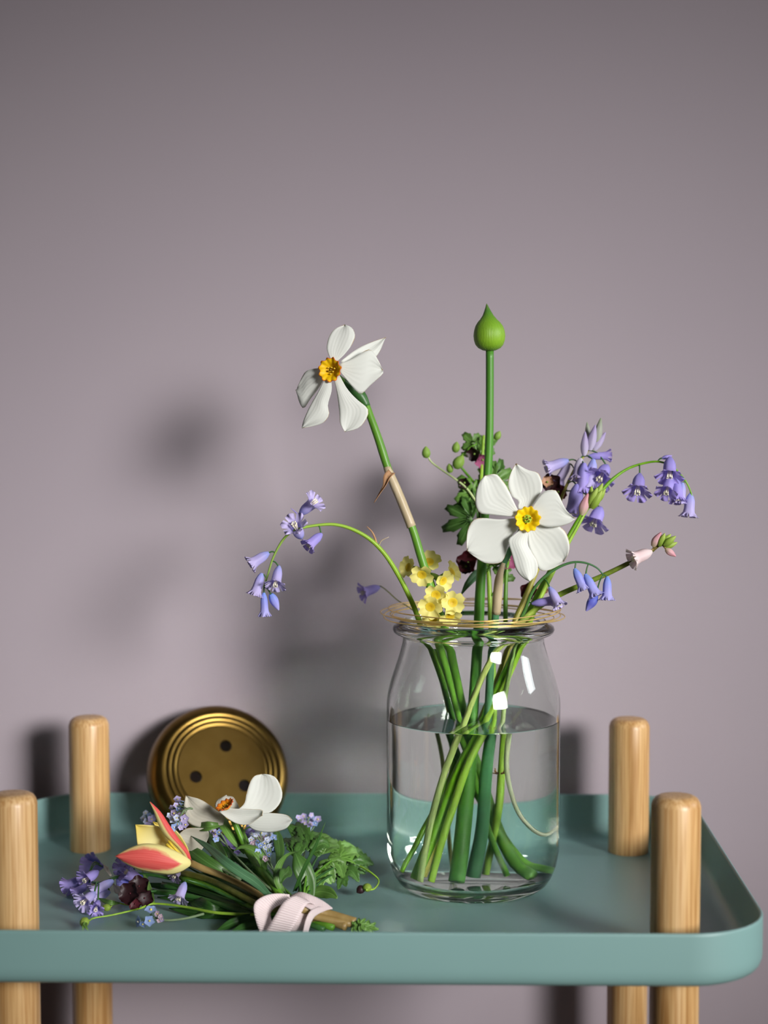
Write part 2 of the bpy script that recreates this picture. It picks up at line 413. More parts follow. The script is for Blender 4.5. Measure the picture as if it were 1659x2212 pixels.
def lathe_data(prof, segs=32, close=False):
    vs_ = []; fs = []; uv = []
    n = len(prof)
    for i, (r, z) in enumerate(prof):
        for s in range(segs):
            a = 2 * math.pi * s / segs
            vs_.append((r * math.cos(a), r * math.sin(a), z)); uv.append((abs(2 * s / segs - 1), i / (n - 1)))
    for i in range(n - 1 + (1 if close else 0)):
        i2 = (i + 1) % n
        for s in range(segs):
            s2 = (s + 1) % segs
            fs.append((i * segs + s, i * segs + s2, i2 * segs + s2, i2 * segs + s))
    return vs_, fs, uv
def raw_mesh(name, v, f, uv=None, smooth=True):
    me = bpy.data.meshes.new(name); me.from_pydata([tuple(x) for x in v], [], f); me.update()
    if uv:
        lay = me.uv_layers.new(name='uv')
        for lp in me.loops: lay.data[lp.index].uv = uv[lp.vertex_index]
    for p in me.polygons: p.use_smooth = smooth
    return me

# ------------------------------------------------------------------ the setting
FLOOR_Z = -0.55
RX = 1.70                                            # the window wall to the right
struct(box('floor', (-1.6, -3.2, FLOOR_Z - 0.05), (RX + 0.2, WALL_Y, FLOOR_Z), 'floor_wood'), 'brown wooden floor under the tray table')
struct(box('wall_back', (-1.6, WALL_Y, FLOOR_Z - 0.05), (RX + 0.2, WALL_Y + 0.1, 2.0), 'wall_paint'), 'plain mauve painted wall behind the tray table')
wins = [(-2.6, -1.6, 0.42, 1.22), (-0.20, 0.16, 0.46, 0.98)]
ys = [-3.2, wins[0][0], wins[0][1], wins[1][0], wins[1][1], WALL_Y]
wr = thing('wall_right', 'mauve side wall with two window openings', 'wall', (RX, -1, FLOOR_Z)); wr['kind'] = 'structure'
del wr['category']
for i in range(5):
    if i in (1, 3):
        w = wins[i // 2]
        box('wall_panel', (RX, ys[i], FLOOR_Z), (RX + 0.1, ys[i + 1], w[2]), 'wall_paint', wr)
        box('wall_panel', (RX, ys[i], w[3]), (RX + 0.1, ys[i + 1], 2.0), 'wall_paint', wr)
    else:
        box('wall_panel', (RX, ys[i], FLOOR_Z), (RX + 0.1, ys[i + 1], 2.0), 'wall_paint', wr)
for i, w in enumerate(wins):
    f = thing('window_%d' % (i + 1), 'white window frame in the side wall', 'window', (RX + 0.05, (w[0] + w[1]) / 2, w[2])); f['kind'] = 'structure'; del f['category']
    for a, b in (((w[0], w[2]), (w[0] + 0.03, w[3])), ((w[1] - 0.03, w[2]), (w[1], w[3]))): box('jamb', (RX + 0.02, a[0], a[1]), (RX + 0.06, b[0], b[1]), 'white_paint', f)
    for z in (w[2], w[3] - 0.03): box('rail', (RX + 0.02, w[0] + 0.03, z), (RX + 0.06, w[1] - 0.03, z + 0.03), 'white_paint', f)

# ------------------------------------------------------------------ the tray table
LX, LY, LR, LTOP, RIM = 0.19858, 0.12353, 0.01479, 0.0990, 0.03067
table = thing('tray_table', 'sage green tray table with four round ash legs', 'table', (0, 0, FLOOR_Z))
def rrect(hx, hy, r, z, k=10):
    out_ = []
    for cx, cy, a0 in ((hx - r, hy - r, 0), (-hx + r, hy - r, 90), (-hx + r, -hy + r, 180), (hx - r, -hy + r, 270)):
        for i in range(k + 1):
            a = math.radians(a0 + 90 * i / k); out_.append((cx + r * math.cos(a), cy + r * math.sin(a), z))
    return out_
rings = []
CR = 0.050
def ring(inset, z): rings.append(rrect(0.25 - inset, 0.175 - inset, CR - inset, z, 12))
T = 0.0021
ring(0.0160, 0.0); ring(0.0120, 0.0); ring(0.0085, 0.0004); ring(0.0052, 0.0016); ring(0.0032, 0.0036); ring(T + 0.0002, 0.0064); ring(T, 0.012)
ring(T, RIM - 0.002); ring(T, RIM - 0.0008); ring(T - 0.0006, RIM); ring(0.0006, RIM); ring(0.0, RIM - 0.0008); ring(0.0, RIM - 0.002)
ring(0.0, 0.010); ring(0.0, 0.008); ring(0.0003, 0.0048); ring(0.0014, 0.0018); ring(0.0034, -0.0005); ring(0.006, -0.0018); ring(0.0090, -0.0022)
v = [p for r_ in rings for p in r_]; k = len(rings[0]); f = []
for i in range(len(rings) - 1):
    for s in range(k): s2 = (s + 1) % k; f.append((i * k + s2, i * k + s, (i + 1) * k + s, (i + 1) * k + s2))
f.append(tuple(range(k))); f.append(tuple((len(rings) - 1) * k + s for s in range(k))[::-1])
tray = mesh('tray', v, f, 'sage_enamel', table); tray['label'] = 'sage green metal tray with rounded corners'
for p in tray.data.polygons[-2:]: p.use_smooth = False
prof = [(0.0002, LTOP), (LR - 0.0062, LTOP), (LR - 0.0042, LTOP - 0.0004), (LR - 0.0022, LTOP - 0.0016), (LR - 0.0008, LTOP - 0.0036), (LR, LTOP - 0.0062), (LR, LTOP - 0.03), (LR, FLOOR_Z + 0.003), (LR - 0.003, FLOOR_Z), (0.0002, FLOOR_Z)]
lv, lf, luv = lathe_data(prof, 40)
for sx in (-1, 1):
    for sy in (-1, 1):
        me = raw_mesh('leg', [(x, y, z - FLOOR_Z) for x, y, z in lv], [g_[::-1] for g_ in lf])
        o = bpy.data.objects.new('leg', me); COL.objects.link(o); me.materials.append(M['ash_wood'])
        o.parent = table; o.location = (sx * LX, sy * LY, 0); o.rotation_euler.z = sx * 0.9 + sy * 0.5

# ------------------------------------------------------------------ jar and water
jf = PZ(1022, 1953, 0.0)
JR = 0.0590
JY = jf.y + 0.046
JX = PY(1022, 1700, JY).x
def zj(py, off=0.0): return PY(1022, py, JY + off).z
def rj(half): return half * pxm(Vector((JX, JY, 0.1)))
JC = Vector((JX, JY, 0))
ZT = zj(1338)                                         # top of the lip
R_ = rj(187); RN = rj(152); RL = rj(174)
outer = [(0.0002, 0.0035), (0.030, 0.0032), (0.040, 0.0012), (0.0445, 0.0), (0.0480, 0.0010), (0.0515, 0.0040), (R_ - 0.0046, 0.0090), (R_ - 0.0018, 0.0165), (R_ - 0.0003, 0.026), (R_, 0.038), (R_, 0.09)]
zs, zn = zj(1520), zj(1385)
for i in range(0, 13):
    t = i / 12; s_ = t * t * (3 - 2 * t)
    outer.append((R_ + (RN - R_) * (0.55 * s_ + 0.45 * t ** 1.7), zs + (zn - zs) * t))
outer += [(RN - 0.0001, zn + 0.003), (RN + 0.0004, ZT - 0.0105), (RN + 0.0016, ZT - 0.0098), (RL - 0.0022, ZT - 0.0092), (RL - 0.0006, ZT - 0.0080), (RL, ZT - 0.0062), (RL - 0.0006, ZT - 0.0044), (RL - 0.0024, ZT - 0.0032), (RN + 0.0030, ZT - 0.0026), (RN + 0.0022, ZT - 0.0014), (RN + 0.0012, ZT - 0.0003), (RN - 0.0002, ZT)]
TH = 0.0028
inner = [(RN - 0.0018, ZT - 0.0004), (RN - TH, ZT - 0.002), (RN - TH, zn + 0.003)]
for i in range(12, -1, -1):
    t = i / 12; s_ = t * t * (3 - 2 * t)
    inner.append((R_ - TH + (RN - R_) * (0.55 * s_ + 0.45 * t ** 1.7), zs + (zn - zs) * t - 0.0006))
inner += [(R_ - TH, 0.09), (R_ - TH, 0.038), (R_ - TH - 0.0006, 0.027), (R_ - TH - 0.003, 0.0175), (R_ - TH - 0.007, 0.0118), (0.044, 0.0080), (0.030, 0.0070), (0.0002, 0.0072)]
v, f, u = lathe_data(outer + inner, 96)
jar = mesh('glass_jar', [Vector(p) + JC for p in v], f, 'jar_glass', None)
tag(jar, 'clear glass jar with a rolled lip holding water and cut flowers', 'jar')
ZW = zj(1552)
E_ = 0.0006
wprof = [(0.0002, 0.0072 - E_), (0.030, 0.0070 - E_), (0.044 + E_ * .6, 0.0080 - E_), (R_ - TH - 0.007 + E_, 0.0118 - E_ * .5), (R_ - TH - 0.003 + E_, 0.0175), (R_ - TH - 0.0006 + E_, 0.027), (R_ - TH + E_, 0.038), (R_ - TH + E_, 0.09)]
zz = zs
if ZW > zs: wprof.append((R_ - TH + E_, zs))
wprof += [(R_ - TH + E_, ZW - 0.002), (R_ - TH + E_, ZW - 0.0002), (R_ - TH + E_, ZW + 0.0006), (R_ - TH - 0.0006, ZW + 0.0004), (R_ - TH - 0.002, ZW), (R_ - TH - 0.003, ZW), (0.02, ZW), (0.0002, ZW)]
v, f, u = lathe_data(wprof, 96)
water = mesh('water', [Vector(p) + JC for p in v], f, 'clear_water', None)
tag(water, 'clear still water standing in the lower part of the glass jar', 'water')

# wire ring flower holder lying on the lip
wr_ = thing('wire_flower_ring', 'loose ring of thin gold wire strands lying on the jar lip', 'wire ring', JC + Vector((0, 0, ZT)))
for i, (rr, dx, dy, z, tx, ty) in enumerate([(0.0600, -0.001, 0.0, 0.0052, 0.045, 0.02), (0.0598, 0.002, 0.0, 0.0052, -0.05, -0.02), (0.0570, 0.002, 0.001, 0.0030, 0.0, 0.012), (0.0555, -0.001, -0.001, 0.0028, -0.02, -0.01), (0.0612, -0.002, 0.001, 0.0066, 0.03, 0.0)]):
    pts = []
    for a in range(0, 49):
        an = 2 * math.pi * a / 48 + 0.4 * i
        x = rr * math.cos(an) + dx; y = rr * math.sin(an) * 0.985 + dy
        pts.append(JC + Vector((x, y, ZT + z + x * tx + y * ty + 0.0004 * math.sin(3 * an + i))))
    tube('strand', pts, [0.00042], 'gold_wire', wr_, 6, 96)

# ------------------------------------------------------------------ shared flower meshes
def bell_mesh(flare=1.0, closed=False):
    """a six-lobed bell along +Z, length 1, mouth at z=1"""
    v, f, uv = [], [], []
    rows = 7
    for t6 in range(6):
        b0 = len(v)
        for i in range(rows + 1):
            t = i / rows
            if closed:
                r = 0.19 * math.sin(math.pi * (0.08 + 0.90 * t) ** 0.8) + 0.02; z = t
                hw = 0.53
            else:
                if t < 0.7:
                    k = t / 0.7
                    r = 0.07 + 0.145 * min(1, k * 2.2) ** 0.6 + 0.02 * k; z = 0.78 * k; hw = 0.56
                else:
                    k = (t - 0.7) / 0.3
                    r = 0.235 + 0.235 * flare * math.sin(k * 1.9); z = 0.78 + 0.26 * math.sin(k * 2.2) * (1 if flare < 1.3 else 0.8)
                    hw = 0.56 * max(0.03, 1 - k ** 2.4) ** 0.6 * (1 - 0.22 * k * flare)
            for j in range(4):
                a = math.pi / 3 * t6 + hw * (2 * j / 3 - 1)
                rr = r * (1.05 if j in (1, 2) else 0.97)
                v.append((rr * math.cos(a), rr * math.sin(a), z)); uv.append((j / 3, t))
        for i in range(rows):
            for j in range(3):
                a = b0 + i * 4 + j; f.append((a, a + 1, a + 5, a + 4))
    return raw_mesh('bell', v, f, uv)
BELL = bell_mesh(1.0); BELL_OPEN = bell_mesh(1.45); BUD = bell_mesh(0, True)
def stamen_mesh():
    v, f = [], []
    for i in range(6):
        a = math.pi / 3 * i + 0.3
        p0 = Vector((0.04 * math.cos(a), 0.04 * math.sin(a), 0.5)); p1 = Vector((0.10 * math.cos(a), 0.10 * math.sin(a), 0.98))
        tv, tf, _ = tube_data([p0, (p0 + p1) / 2, p1], [0.015, 0.02, 0.04], 5, 3)
        b = len(v); v += tv; f += [tuple(x + b for x in q) for q in tf]
    return raw_mesh('stamens', v, f)
STAM = stamen_mesh()
def add_bell(parent, base, tip, kind='bell', mat='bell_lilac', fat=1.0, attach=None, stem='stem_dark', pr=0.0005):
    d = tip - base; Ln = d.length
    me = {'bell': BELL, 'open': BELL_OPEN, 'bud': BUD}[kind]
    k = Ln
    rs = max(0.0125, Ln) if kind == 'bell' else (max(0.0135, Ln * 1.05) if kind == 'open' else Ln)
    o = place('bud' if kind == 'bud' else 'bell', me, mat, base, d, (rs * fat, rs * fat, k), parent, spin=random.random())
    if kind != 'bud':
        s = place('stamens', STAM, 'stamen_cream', base, d, (rs * fat, rs * fat, k), o)
    if attach is not None:
        b2 = base + d.normalized() * Ln * 0.04
        mid = (attach + b2) / 2 + Vector((0, 0, (attach - b2).length * 0.18))
        v_, f_, u_ = tube_data([attach, mid, b2], [pr, pr, pr * 1.2], 5, 6)
        p = mesh('pedicel', v_, f_, stem, None, u_)
        p.parent = o; p.matrix_parent_inverse = o.matrix_world.inverted()
    return o
def nearest(path, p):
    return min(path, key=lambda q: (q - p).length)
def J(px, py, dy): return PY(px, py, JY + dy)          # a point seen at a pixel, dy behind the jar's axis
MAG = 1.30
def JW(px, py, dy):                                    # under water: undo the jar's magnification
    return PY(1022 + (px - 1022) / MAG, py, JY + dy)
def keep_in(p):                                        # inside the jar's inner wall
    if p.z < ZT:
        z = max(p.z, 0.0)
        if z > zn: lim = RN - TH - 0.003
        elif z > zs: lim = R_ - TH - 0.004 + (RN - R_) * ((z - zs) / (zn - zs))
        elif z < 0.02: lim = 0.044
        else: lim = R_ - TH - 0.004
        d = Vector((p.x - JX, p.y - JY)); 
        if d.length > lim: d *= lim / d.length; p = Vector((JX + d.x, JY + d.y, p.z))
        if p.z < 0.0105: p.z = 0.0105
    return p
random.seed(4)
def bluebell(label, air, wet, radii, mat, bells, group=None, name='bluebell', pedmat='stem_dark', wetmat=None):
    """air/wet: stem points (px,py,dy) above and below the water line; bells: (bx,by,dyb, tx,ty,dyt, kind, mat[, fat])"""
    pts = [keep_in(J(*p)) if p[1] > 1338 else J(*p) for p in air] + [keep_in(JW(*p)) for p in wet]
    t = thing(name, label, 'flower', pts[-1], group)
    stem_path = cr(pts, 60)
    tube('stem', pts, radii[::-1] if False else radii, mat, t, 10, len(pts) * 6)
    for b in bells:
        base = J(b[0], b[1], b[2]); tip = J(b[3], b[4], b[5])
        at = nearest(stem_path, base)
        add_bell(t, base, tip, b[6], b[7], b[8] if len(b) > 8 else 1.0, at, pedmat)
    return t
px1 = pxm(JC)
def R(*a): return [x * px1 for x in a]

# left arching bluebell
lb_ = bluebell('bluebell arching far out to the side of the jar over a curved lime stem',
    [(570, 1268, -.03), (579, 1240, -.03), (590, 1205, -.03), (610, 1168, -.03), (632, 1147, -.03), (658, 1139, -.028), (690, 1134, -.026), (722, 1133, -.024), (758, 1142, -.022), (798, 1164, -.02), (832, 1198, -.018), (862, 1245, -.016), (880, 1280, -.015), (896, 1315, -.015), (908, 1350, -.012), (932, 1405, -.008), (958, 1480, -.004), (975, 1540, 0)],
    [(1000, 1640, .012), (1050, 1740, .02), (1110, 1840, .02), (1180, 1905, .015)],
    R(2, 2.5, 3, 4, 5, 5.5, 6, 6, 6, 6, 6, 6, 6.5), 'stem_arching',
    [(648, 1110, -.03, 684, 1080, -.036, 'open', 'bell_lilac', .9), (651, 1162, -.026, 634, 1130, -.04, 'open', 'bell_lilac', .85), (695, 1153, -.028, 664, 1181, -.034, 'bell', 'bell_violet'),
     (581, 1194, -.03, 540, 1220, -.033, 'bell', 'bell_lilac'), (566, 1238, -.03, 550, 1286, -.032, 'bell', 'bell_lilac', .85), (603, 1223, -.03, 594, 1268, -.040, 'open', 'bell_lilac', .8),
     (570, 1280, -.03, 572, 1330, -.03, 'bell', 'bell_blue', .7), (585, 1283, -.03, 602, 1318, -.028, 'bud', 'bell_blue', 1.1)])
tube('bract', [J(814, 1178, -.019), J(810, 1162, -.019), J(803, 1148, -.019), J(792, 1137, -.019)], R(2.4, 2.2, 1.6, .8), 'spathe_paper', lb_, 6, 10)
tube('bract', [J(818, 1180, -.019), J(824, 1168, -.02), J(840, 1160, -.02)], R(1.6, 1.2, .6), 'sheath_tan', lb_, 6, 8)
tube('bract', [J(642, 1110, -.03), J(636, 1104, -.03), J(628, 1098, -.03)], R(1.6, 1.2, .6), 'bell_violet', lb_, 6, 6)
bluebell('single faded bluebell flower on a hair-thin stem behind the jar lip',
    [(822, 1266, .05), (835, 1275, .05), (858, 1296, .046), (885, 1313, .030), (908, 1332, .020), (924, 1370, .020), (940, 1430, .022)], [(965, 1600, .03), (980, 1800, .028), (985, 1890, .024)],
    R(1.2, 1.5, 2, 3, 3, 3), 'stem_olive', [(820, 1268, .05, 780, 1282, .044, 'open', 'bell_violet', .9)])
# upright bluebell behind the front narcissus
bluebell('upright bluebell with a pale budding spike behind the front narcissus',
    [(1299, 908, .03), (1290, 935, .03), (1278, 962, .03), (1262, 985, .03), (1242, 1012, .03), (1215, 1070, .028), (1195, 1130, .026), (1168, 1210, .02), (1135, 1290, .014), (1112, 1345, .008), (1092, 1420, .004), (1068, 1490, .002), (1042, 1550, 0)],
    [(1010, 1640, 0), (972, 1740, .004), (945, 1820, .006), (918, 1912, .006)],
    R(1.5, 3, 4, 6, 7, 8, 9, 9, 9), 'stem_yellow',
    [(1262, 984, .028, 1264, 932, .026, 'bud', 'bell_pale', .8), (1274, 972, .028, 1286, 918, .026, 'bud', 'bell_pale', .8), (1288, 960, .03, 1298, 903, .03, 'bud', 'bud_greygreen', .7), (1284, 972, .03, 1308, 934, .03, 'bud', 'bell_pale', .8), (1272, 955, .034, 1268, 912, .036, 'bud', 'bud_greygreen', .7),
     (1228, 994, .03, 1180, 1012, .028, 'bell', 'bell_lilac', .9), (1254, 990, .026, 1249, 1036, .022, 'bell', 'bell_pale', 1.05), (1270, 986, .028, 1318, 984, .03, 'bell', 'bell_violet', .7), (1282, 992, .024, 1272, 1055, .02, 'bell', 'bell_lilac', .8),
     (1312, 1006, .026, 1293, 1038, .014, 'open', 'bell_violet', 1.1), (1262, 1000, .02, 1258, 1064, .018, 'bell', 'bell_violet', .8), (1247, 1046, .018, 1240, 1112, .014, 'bell', 'bell_violet', 1.0), (1298, 1096, .02, 1280, 1136, .012, 'open', 'bell_violet', 1.2), (1230, 1000, .034, 1205, 1042, .034, 'bell', 'bell_pale', .8)])
# arching right bluebell
bluebell('bluebell with a lime stem arching over to a drooping violet cluster',
    [(1497, 1078, -.002), (1487, 1050, 0), (1468, 1022, .002), (1445, 1004, .004), (1420, 997, .006), (1390, 1001, .008), (1355, 1013, .008), (1320, 1038, .006), (1290, 1072, .004), (1262, 1106, .002), (1238, 1144, 0), (1200, 1215, -.004), (1160, 1290, -.008), (1135, 1345, -.01), (1108, 1420, -.008), (1075, 1490, -.006), (1046, 1555, -.004)],
    [(1005, 1630, -.006), (965, 1720, -.008), (932, 1800, -.01), (888, 1925, -.012)],
    R(1.5, 2, 3, 5, 6, 7, 8, 9, 10, 10.5, 10.5, 10.5, 10), 'stem_bright',
    [(1382, 1024, .004, 1376, 1068, -.008, 'open', 'bell_violet', .95), (1447, 988, .002, 1446, 1034, -.008, 'open', 'bell_violet', 1), (1450, 1030, -.002, 1438, 1068, -.012, 'open', 'bell_violet', .9), (1462, 1034, .002, 1464, 1084, -.004, 'bell', 'bell_violet', .9),
     (1474, 1042, 0, 1470, 1086, 0, 'bell', 'bell_lilac', .9), (1492, 1066, 0, 1487, 1116, -.002, 'bell', 'bell_lilac', .95), (1430, 990, .006, 1452, 984, .006, 'bud', 'bell_violet', .9)])
# lower right, dark thin arch
bluebell('bluebell on a thin dark arching stem with narrow bells over the jar lip',
    [(1303, 1242, -.036), (1290, 1227, -.036), (1265, 1216, -.036), (1235, 1215, -.035), (1202, 1228, -.034), (1172, 1250, -.032), (1150, 1278, -.03), (1135, 1315, -.027), (1120, 1350, -.024), (1106, 1420, -.018), (1092, 1500, -.012), (1086, 1555, -.01)],
    [(1094, 1640, -.006), (1108, 1720, -.004), (1134, 1768, -.002), (1172, 1796, 0), (1206, 1782, .006)],
    R(1.5, 2.5, 3.2, 3.6, 4, 4.5, 5, 5, 4.5, 4, 4, 4.2), 'stem_fading',
    [(1241, 1228, -.036, 1262, 1274, -.038, 'bell', 'bell_blue', .8), (1264, 1240, -.037, 1288, 1288, -.040, 'bell', 'bell_blue', .8), (1312, 1245, -.036, 1311, 1296, -.038, 'bell', 'bell_blue', .8), (1288, 1286, -.036, 1266, 1320, -.038, 'bud', 'bell_indigo', 1.2),
     (1187, 1268, -.036, 1210, 1310, -.041, 'bell', 'bell_lilac', .85), (1149, 1304, -.03, 1198, 1297, -.034, 'bell', 'bell_violet', .75)])
# pink ones
bluebell('pink bluebell spike lying outwards on a long olive stem',
    [(1438, 1168, -.02), (1420, 1180, -.02), (1404, 1193, -.02), (1365, 1213, -.02), (1310, 1240, -.02), (1260, 1262, -.02), (1210, 1284, -.022), (1165, 1310, -.024), (1130, 1340, -.026), (1086, 1386, -.028), (1058, 1430, -.028), (1030, 1490, -.026), (1000, 1570, -.024)],
    [(972, 1620, -.022), (945, 1690, -.022), (922, 1765, -.022), (905, 1840, -.022), (893, 1895, -.022)],
    R(3, 5, 5.5, 6, 6.5, 6.5, 6.5, 6.5, 6.5, 6.5, 6.5, 6.5), 'stem_pink_spike',
    [(1408, 1191, -.024, 1364, 1209, -.028, 'bell', 'bell_pink', 1.1), (1410, 1180, -.02, 1428, 1150, -.022, 'bud', 'bud_pink', 1.2), (1438, 1186, -.022, 1460, 1202, -.024, 'bud', 'bud_pink', 1.3), (1424, 1180, -.022, 1436, 1152, -.024, 'bud', 'bud_green', 1.1), (1434, 1178, -.024, 1460, 1158, -.026, 'bud', 'bud_green', 1.1), (1436, 1182, -.02, 1463, 1172, -.02, 'bud', 'bud_green', 1.1), (1428, 1176, -.018, 1449, 1154, -.016, 'bud', 'bud_green', 1.1)],
    pedmat='stem_brown')
bluebell('green budding spike with one pink bud beside the lime stem',
    [(1300, 1052, -.004), (1285, 1075, -.006), (1266, 1104, -.008), (1245, 1142, -.01), (1210, 1205, -.012), (1175, 1275, -.014), (1150, 1330, -.016), (1120, 1410, -.014), (1080, 1500, -.01), (1050, 1556, -.008)],
    [(1012, 1640, -.012), (975, 1740, -.014), (950, 1810, -.016), (925, 1900, -.016)],
    R(2.5, 4, 5, 6, 6.5, 7, 7, 7), 'stem_lime',
    [(1256, 1112, -.014, 1270, 1066, -.016, 'bud', 'bud_pink', 1.0), (1272, 1096, -.014, 1290, 1054, -.018, 'bud', 'bud_green', 1.0), (1278, 1098, -.016, 1300, 1060, -.018, 'bud', 'bud_green', 1.0), (1284, 1078, -.012, 1302, 1044, -.012, 'bud', 'bud_green', 1.0), (1276, 1084, -.01, 1278, 1050, -.01, 'bud', 'bud_green', 1.0), (1286, 1086, -.01, 1308, 1056, -.01, 'bud', 'bud_green', 1.0)], pedmat='stem_lime')

# ------------------------------------------------------------------ allium bud
pts = [J(1058, 757, .0), J(1058, 850, .0), J(1057, 950, 0), J(1053, 1030, 0), (J(1046, 1130, 0)), J(1040, 1230, 0), J(1036, 1300, 0), keep_in(J(1034, 1350, 0)), keep_in(J(1028, 1450, 0)), keep_in(J(1021, 1545, 0)), keep_in(JW(1014, 1640, 0)), keep_in(JW(1004, 1750, -.002)), keep_in(JW(994, 1840, -.006)), keep_in(JW(985, 1910, -.012))]
al = thing('allium_stem', 'tall straight allium stem topped by a pointed green bud', 'flower', pts[-1])
tube('stem', pts, R(8.5, 8.5, 9, 10, 11, 11.5, 12, 13, 14), 'stem_allium', al, 14, 70)
prof = [(758, 8), (757, 14), (752, 24), (745, 30), (736, 33.2), (725, 34.5), (714, 33), (704, 29.5), (696, 24), (690, 18), (682, 12), (674, 8), (666, 4.5), (658, 1.2), (656, .3)]
s_ = pxm(pts[0]); v, f, u = lathe_data([(r * s_, (758 - y) * s_) for y, r in prof], 40)
vv = []
for p in v:
    t = p[2] / (102 * s_); vv.append(Vector((p[0] - 6 * s_ * max(0, t - .45) ** 1.3 * 2.2, p[1], p[2])) + J(1057, 758, 0))
mesh('bud', vv, f, 'allium_skin', al, u)

# ------------------------------------------------------------------ narcissi
def corona_mesh(ruffle=0.08, cup=0.55):
    """a frilled cup, radius 1, along +Z"""
    v, f, uv = [], [], []; segs = 48; prof = [(0.05, -0.05), (0.35, 0.0), (0.52, 0.14), (0.62, 0.3), (0.76, 0.42), (0.92, 0.50), (1.0, 0.53)]
    for i, (r, z) in enumerate(prof):
        t = i / (len(prof) - 1)
        for s in range(segs):
            a = 2 * math.pi * s / segs; w = t ** 2
            rr = r * (1 + ruffle * w * math.sin(a * 11) + 0.03 * w * math.sin(a * 5 + 1)); zz = (z + 0.09 * w * math.sin(a * 11 + 1.3)) * cup / 0.55
            v.append((rr * math.cos(a), rr * math.sin(a), zz)); uv.append((s / segs, t))
    for i in range(len(prof) - 1):
        for s in range(segs):
            s2 = (s + 1) % segs; f.append((i * segs + s, i * segs + s2, (i + 1) * segs + s2, (i + 1) * segs + s))
    f.append(tuple(range(segs))[::-1])
    return raw_mesh('corona', v, f, uv)
CORONA = corona_mesh()
def anthers_mesh():
    v, f = [], []
    for i in range(6):
        a = math.pi / 3 * i + 0.4; r = 0.2 if i % 2 else 0.3
        p = Vector((r * math.cos(a), r * math.sin(a), 0.05)); q = Vector((r * 1.1 * math.cos(a), r * 1.1 * math.sin(a), 0.38))
        tv, tf, _ = tube_data([p, (p + q) / 2, q], [0.035, 0.07, 0.04], 6, 4); b = len(v); v += tv; f += [tuple(x + b for x in g_) for g_ in tf]
    return raw_mesh('anthers', v, f)
ANTH = anthers_mesh()
def pistil_mesh():
    v, f, _ = tube_data([Vector((0, 0, 0)), Vector((0.02, 0, 0.25)), Vector((0, 0, 0.5))], [0.05, 0.05, 0.09], 6, 4); return raw_mesh('pistil', v, f)
PIST = pistil_mesh()
def narcissus_head(t, centre, facing, rad, petals, mat='narcissus_petal', cmat='corona_yellow', conv=None):
    for k, (l, r, d0, d1, bl) in enumerate(petals):
        nl, nr_ = len(l), len(r)
        A = [conv(p[0], p[1], d0 + (d1 - d0) * i / (nl - 1)) for i, p in enumerate(l)]
        B = [conv(p[0], p[1], d0 + (d1 - d0) * i / (nr_ - 1)) for i, p in enumerate(r)]
        sheet('petal', A, B, mat if isinstance(mat, str) else mat[k], t, 18, 14, bl * .4, 0.0008, k * 7 + 1, 0.00022)
    o = place('corona', CORONA, cmat, centre, facing, rad, t)
    md = o.modifiers.new('thickness', 'SOLIDIFY'); md.thickness = 0.05
    place('anthers', ANTH, 'anther_yellow', centre, facing, rad, o)
    place('pistil', PIST, 'pistil_dark', centre, facing, rad, o)

# front narcissus
D = -.055
pts = [J(1136, 1122, D + .006), J(1124, 1150, D + .02), J(1102, 1190, D + .028), J(1082, 1232, D + .03), J(1074, 1290, D + .032), keep_in(J(1069, 1345, -.02)), keep_in(J(1060, 1430, -.012)), keep_in(J(1054, 1550, -.006)), keep_in(JW(1050, 1650, 0)), keep_in(JW(1040, 1780, .004)), keep_in(JW(1022, 1908, .004))]
n1 = thing('narcissus', 'white narcissus facing straight out in front of the allium stem', 'flower', pts[-1])
tube('stem', pts, R(6, 7, 7, 8, 8, 9, 9.5, 10, 11, 12), 'stem_blue', n1, 12, 60)
tube('sheath', [J(1088, 1216, D + .0275), J(1079, 1245, D + .0285), J(1075, 1285, D + .0305), J(1072, 1325, D + .034)], R(4, 9.2, 10, 9.6), 'sheath_tan', n1, 10, 14)
tube('flower_tube', [J(1139, 1121, D - .002), J(1134, 1126, D + .012)], R(9, 6), 'stem_lime', n1, 10, 4)
petals = [
 ([(1121, 1106), (1108, 1080), (1095, 1052), (1083, 1035), (1070, 1024), (1047, 1027)], [(1112, 1116), (1085, 1114), (1055, 1111), (1035, 1108), (1027, 1090), (1028, 1065), (1035, 1042), (1047, 1027)], D, D - .006, .002),
 ([(1124, 1102), (1118, 1095), (1121, 1083), (1113, 1077), (1106, 1072), (1099, 1055), (1098, 1038), (1105, 1018), (1115, 1001)], [(1146, 1098), (1158, 1080), (1170, 1062), (1172, 1045), (1165, 1025), (1157, 1019), (1140, 1015), (1115, 1001)], D + .003, D + .006, -.002),
 ([(1146, 1102), (1160, 1078), (1175, 1062), (1195, 1058), (1205, 1065), (1222, 1100), (1243, 1120)], [(1158, 1130), (1175, 1137), (1190, 1139), (1210, 1137), (1230, 1130), (1243, 1120)], D - .001, D - .002, .003),
 ([(1158, 1126), (1175, 1134), (1205, 1136), (1222, 1150), (1230, 1175), (1228, 1195), (1218, 1213)], [(1140, 1142), (1142, 1180), (1155, 1212), (1165, 1230), (1180, 1233), (1200, 1225), (1218, 1213)], D + .003, D + .002, -.002),
 ([(1126, 1142), (1110, 1155), (1098, 1167), (1105, 1195), (1115, 1230), (1130, 1248), (1145, 1256)], [(1142, 1144), (1140, 1175), (1150, 1195), (1161, 1215), (1160, 1240), (1145, 1256)], D - .002, D - .006, .0025),
 ([(1115, 1119), (1080, 1122), (1045, 1119), (1025, 1122), (1012, 1140), (1008, 1165), (1009, 1190)], [(1124, 1140), (1108, 1155), (1098, 1180), (1090, 1205), (1078, 1217), (1050, 1217), (1028, 1205), (1009, 1190)], D + .002, D + .003, -.002)]
c = J(1140, 1122, D - .001)
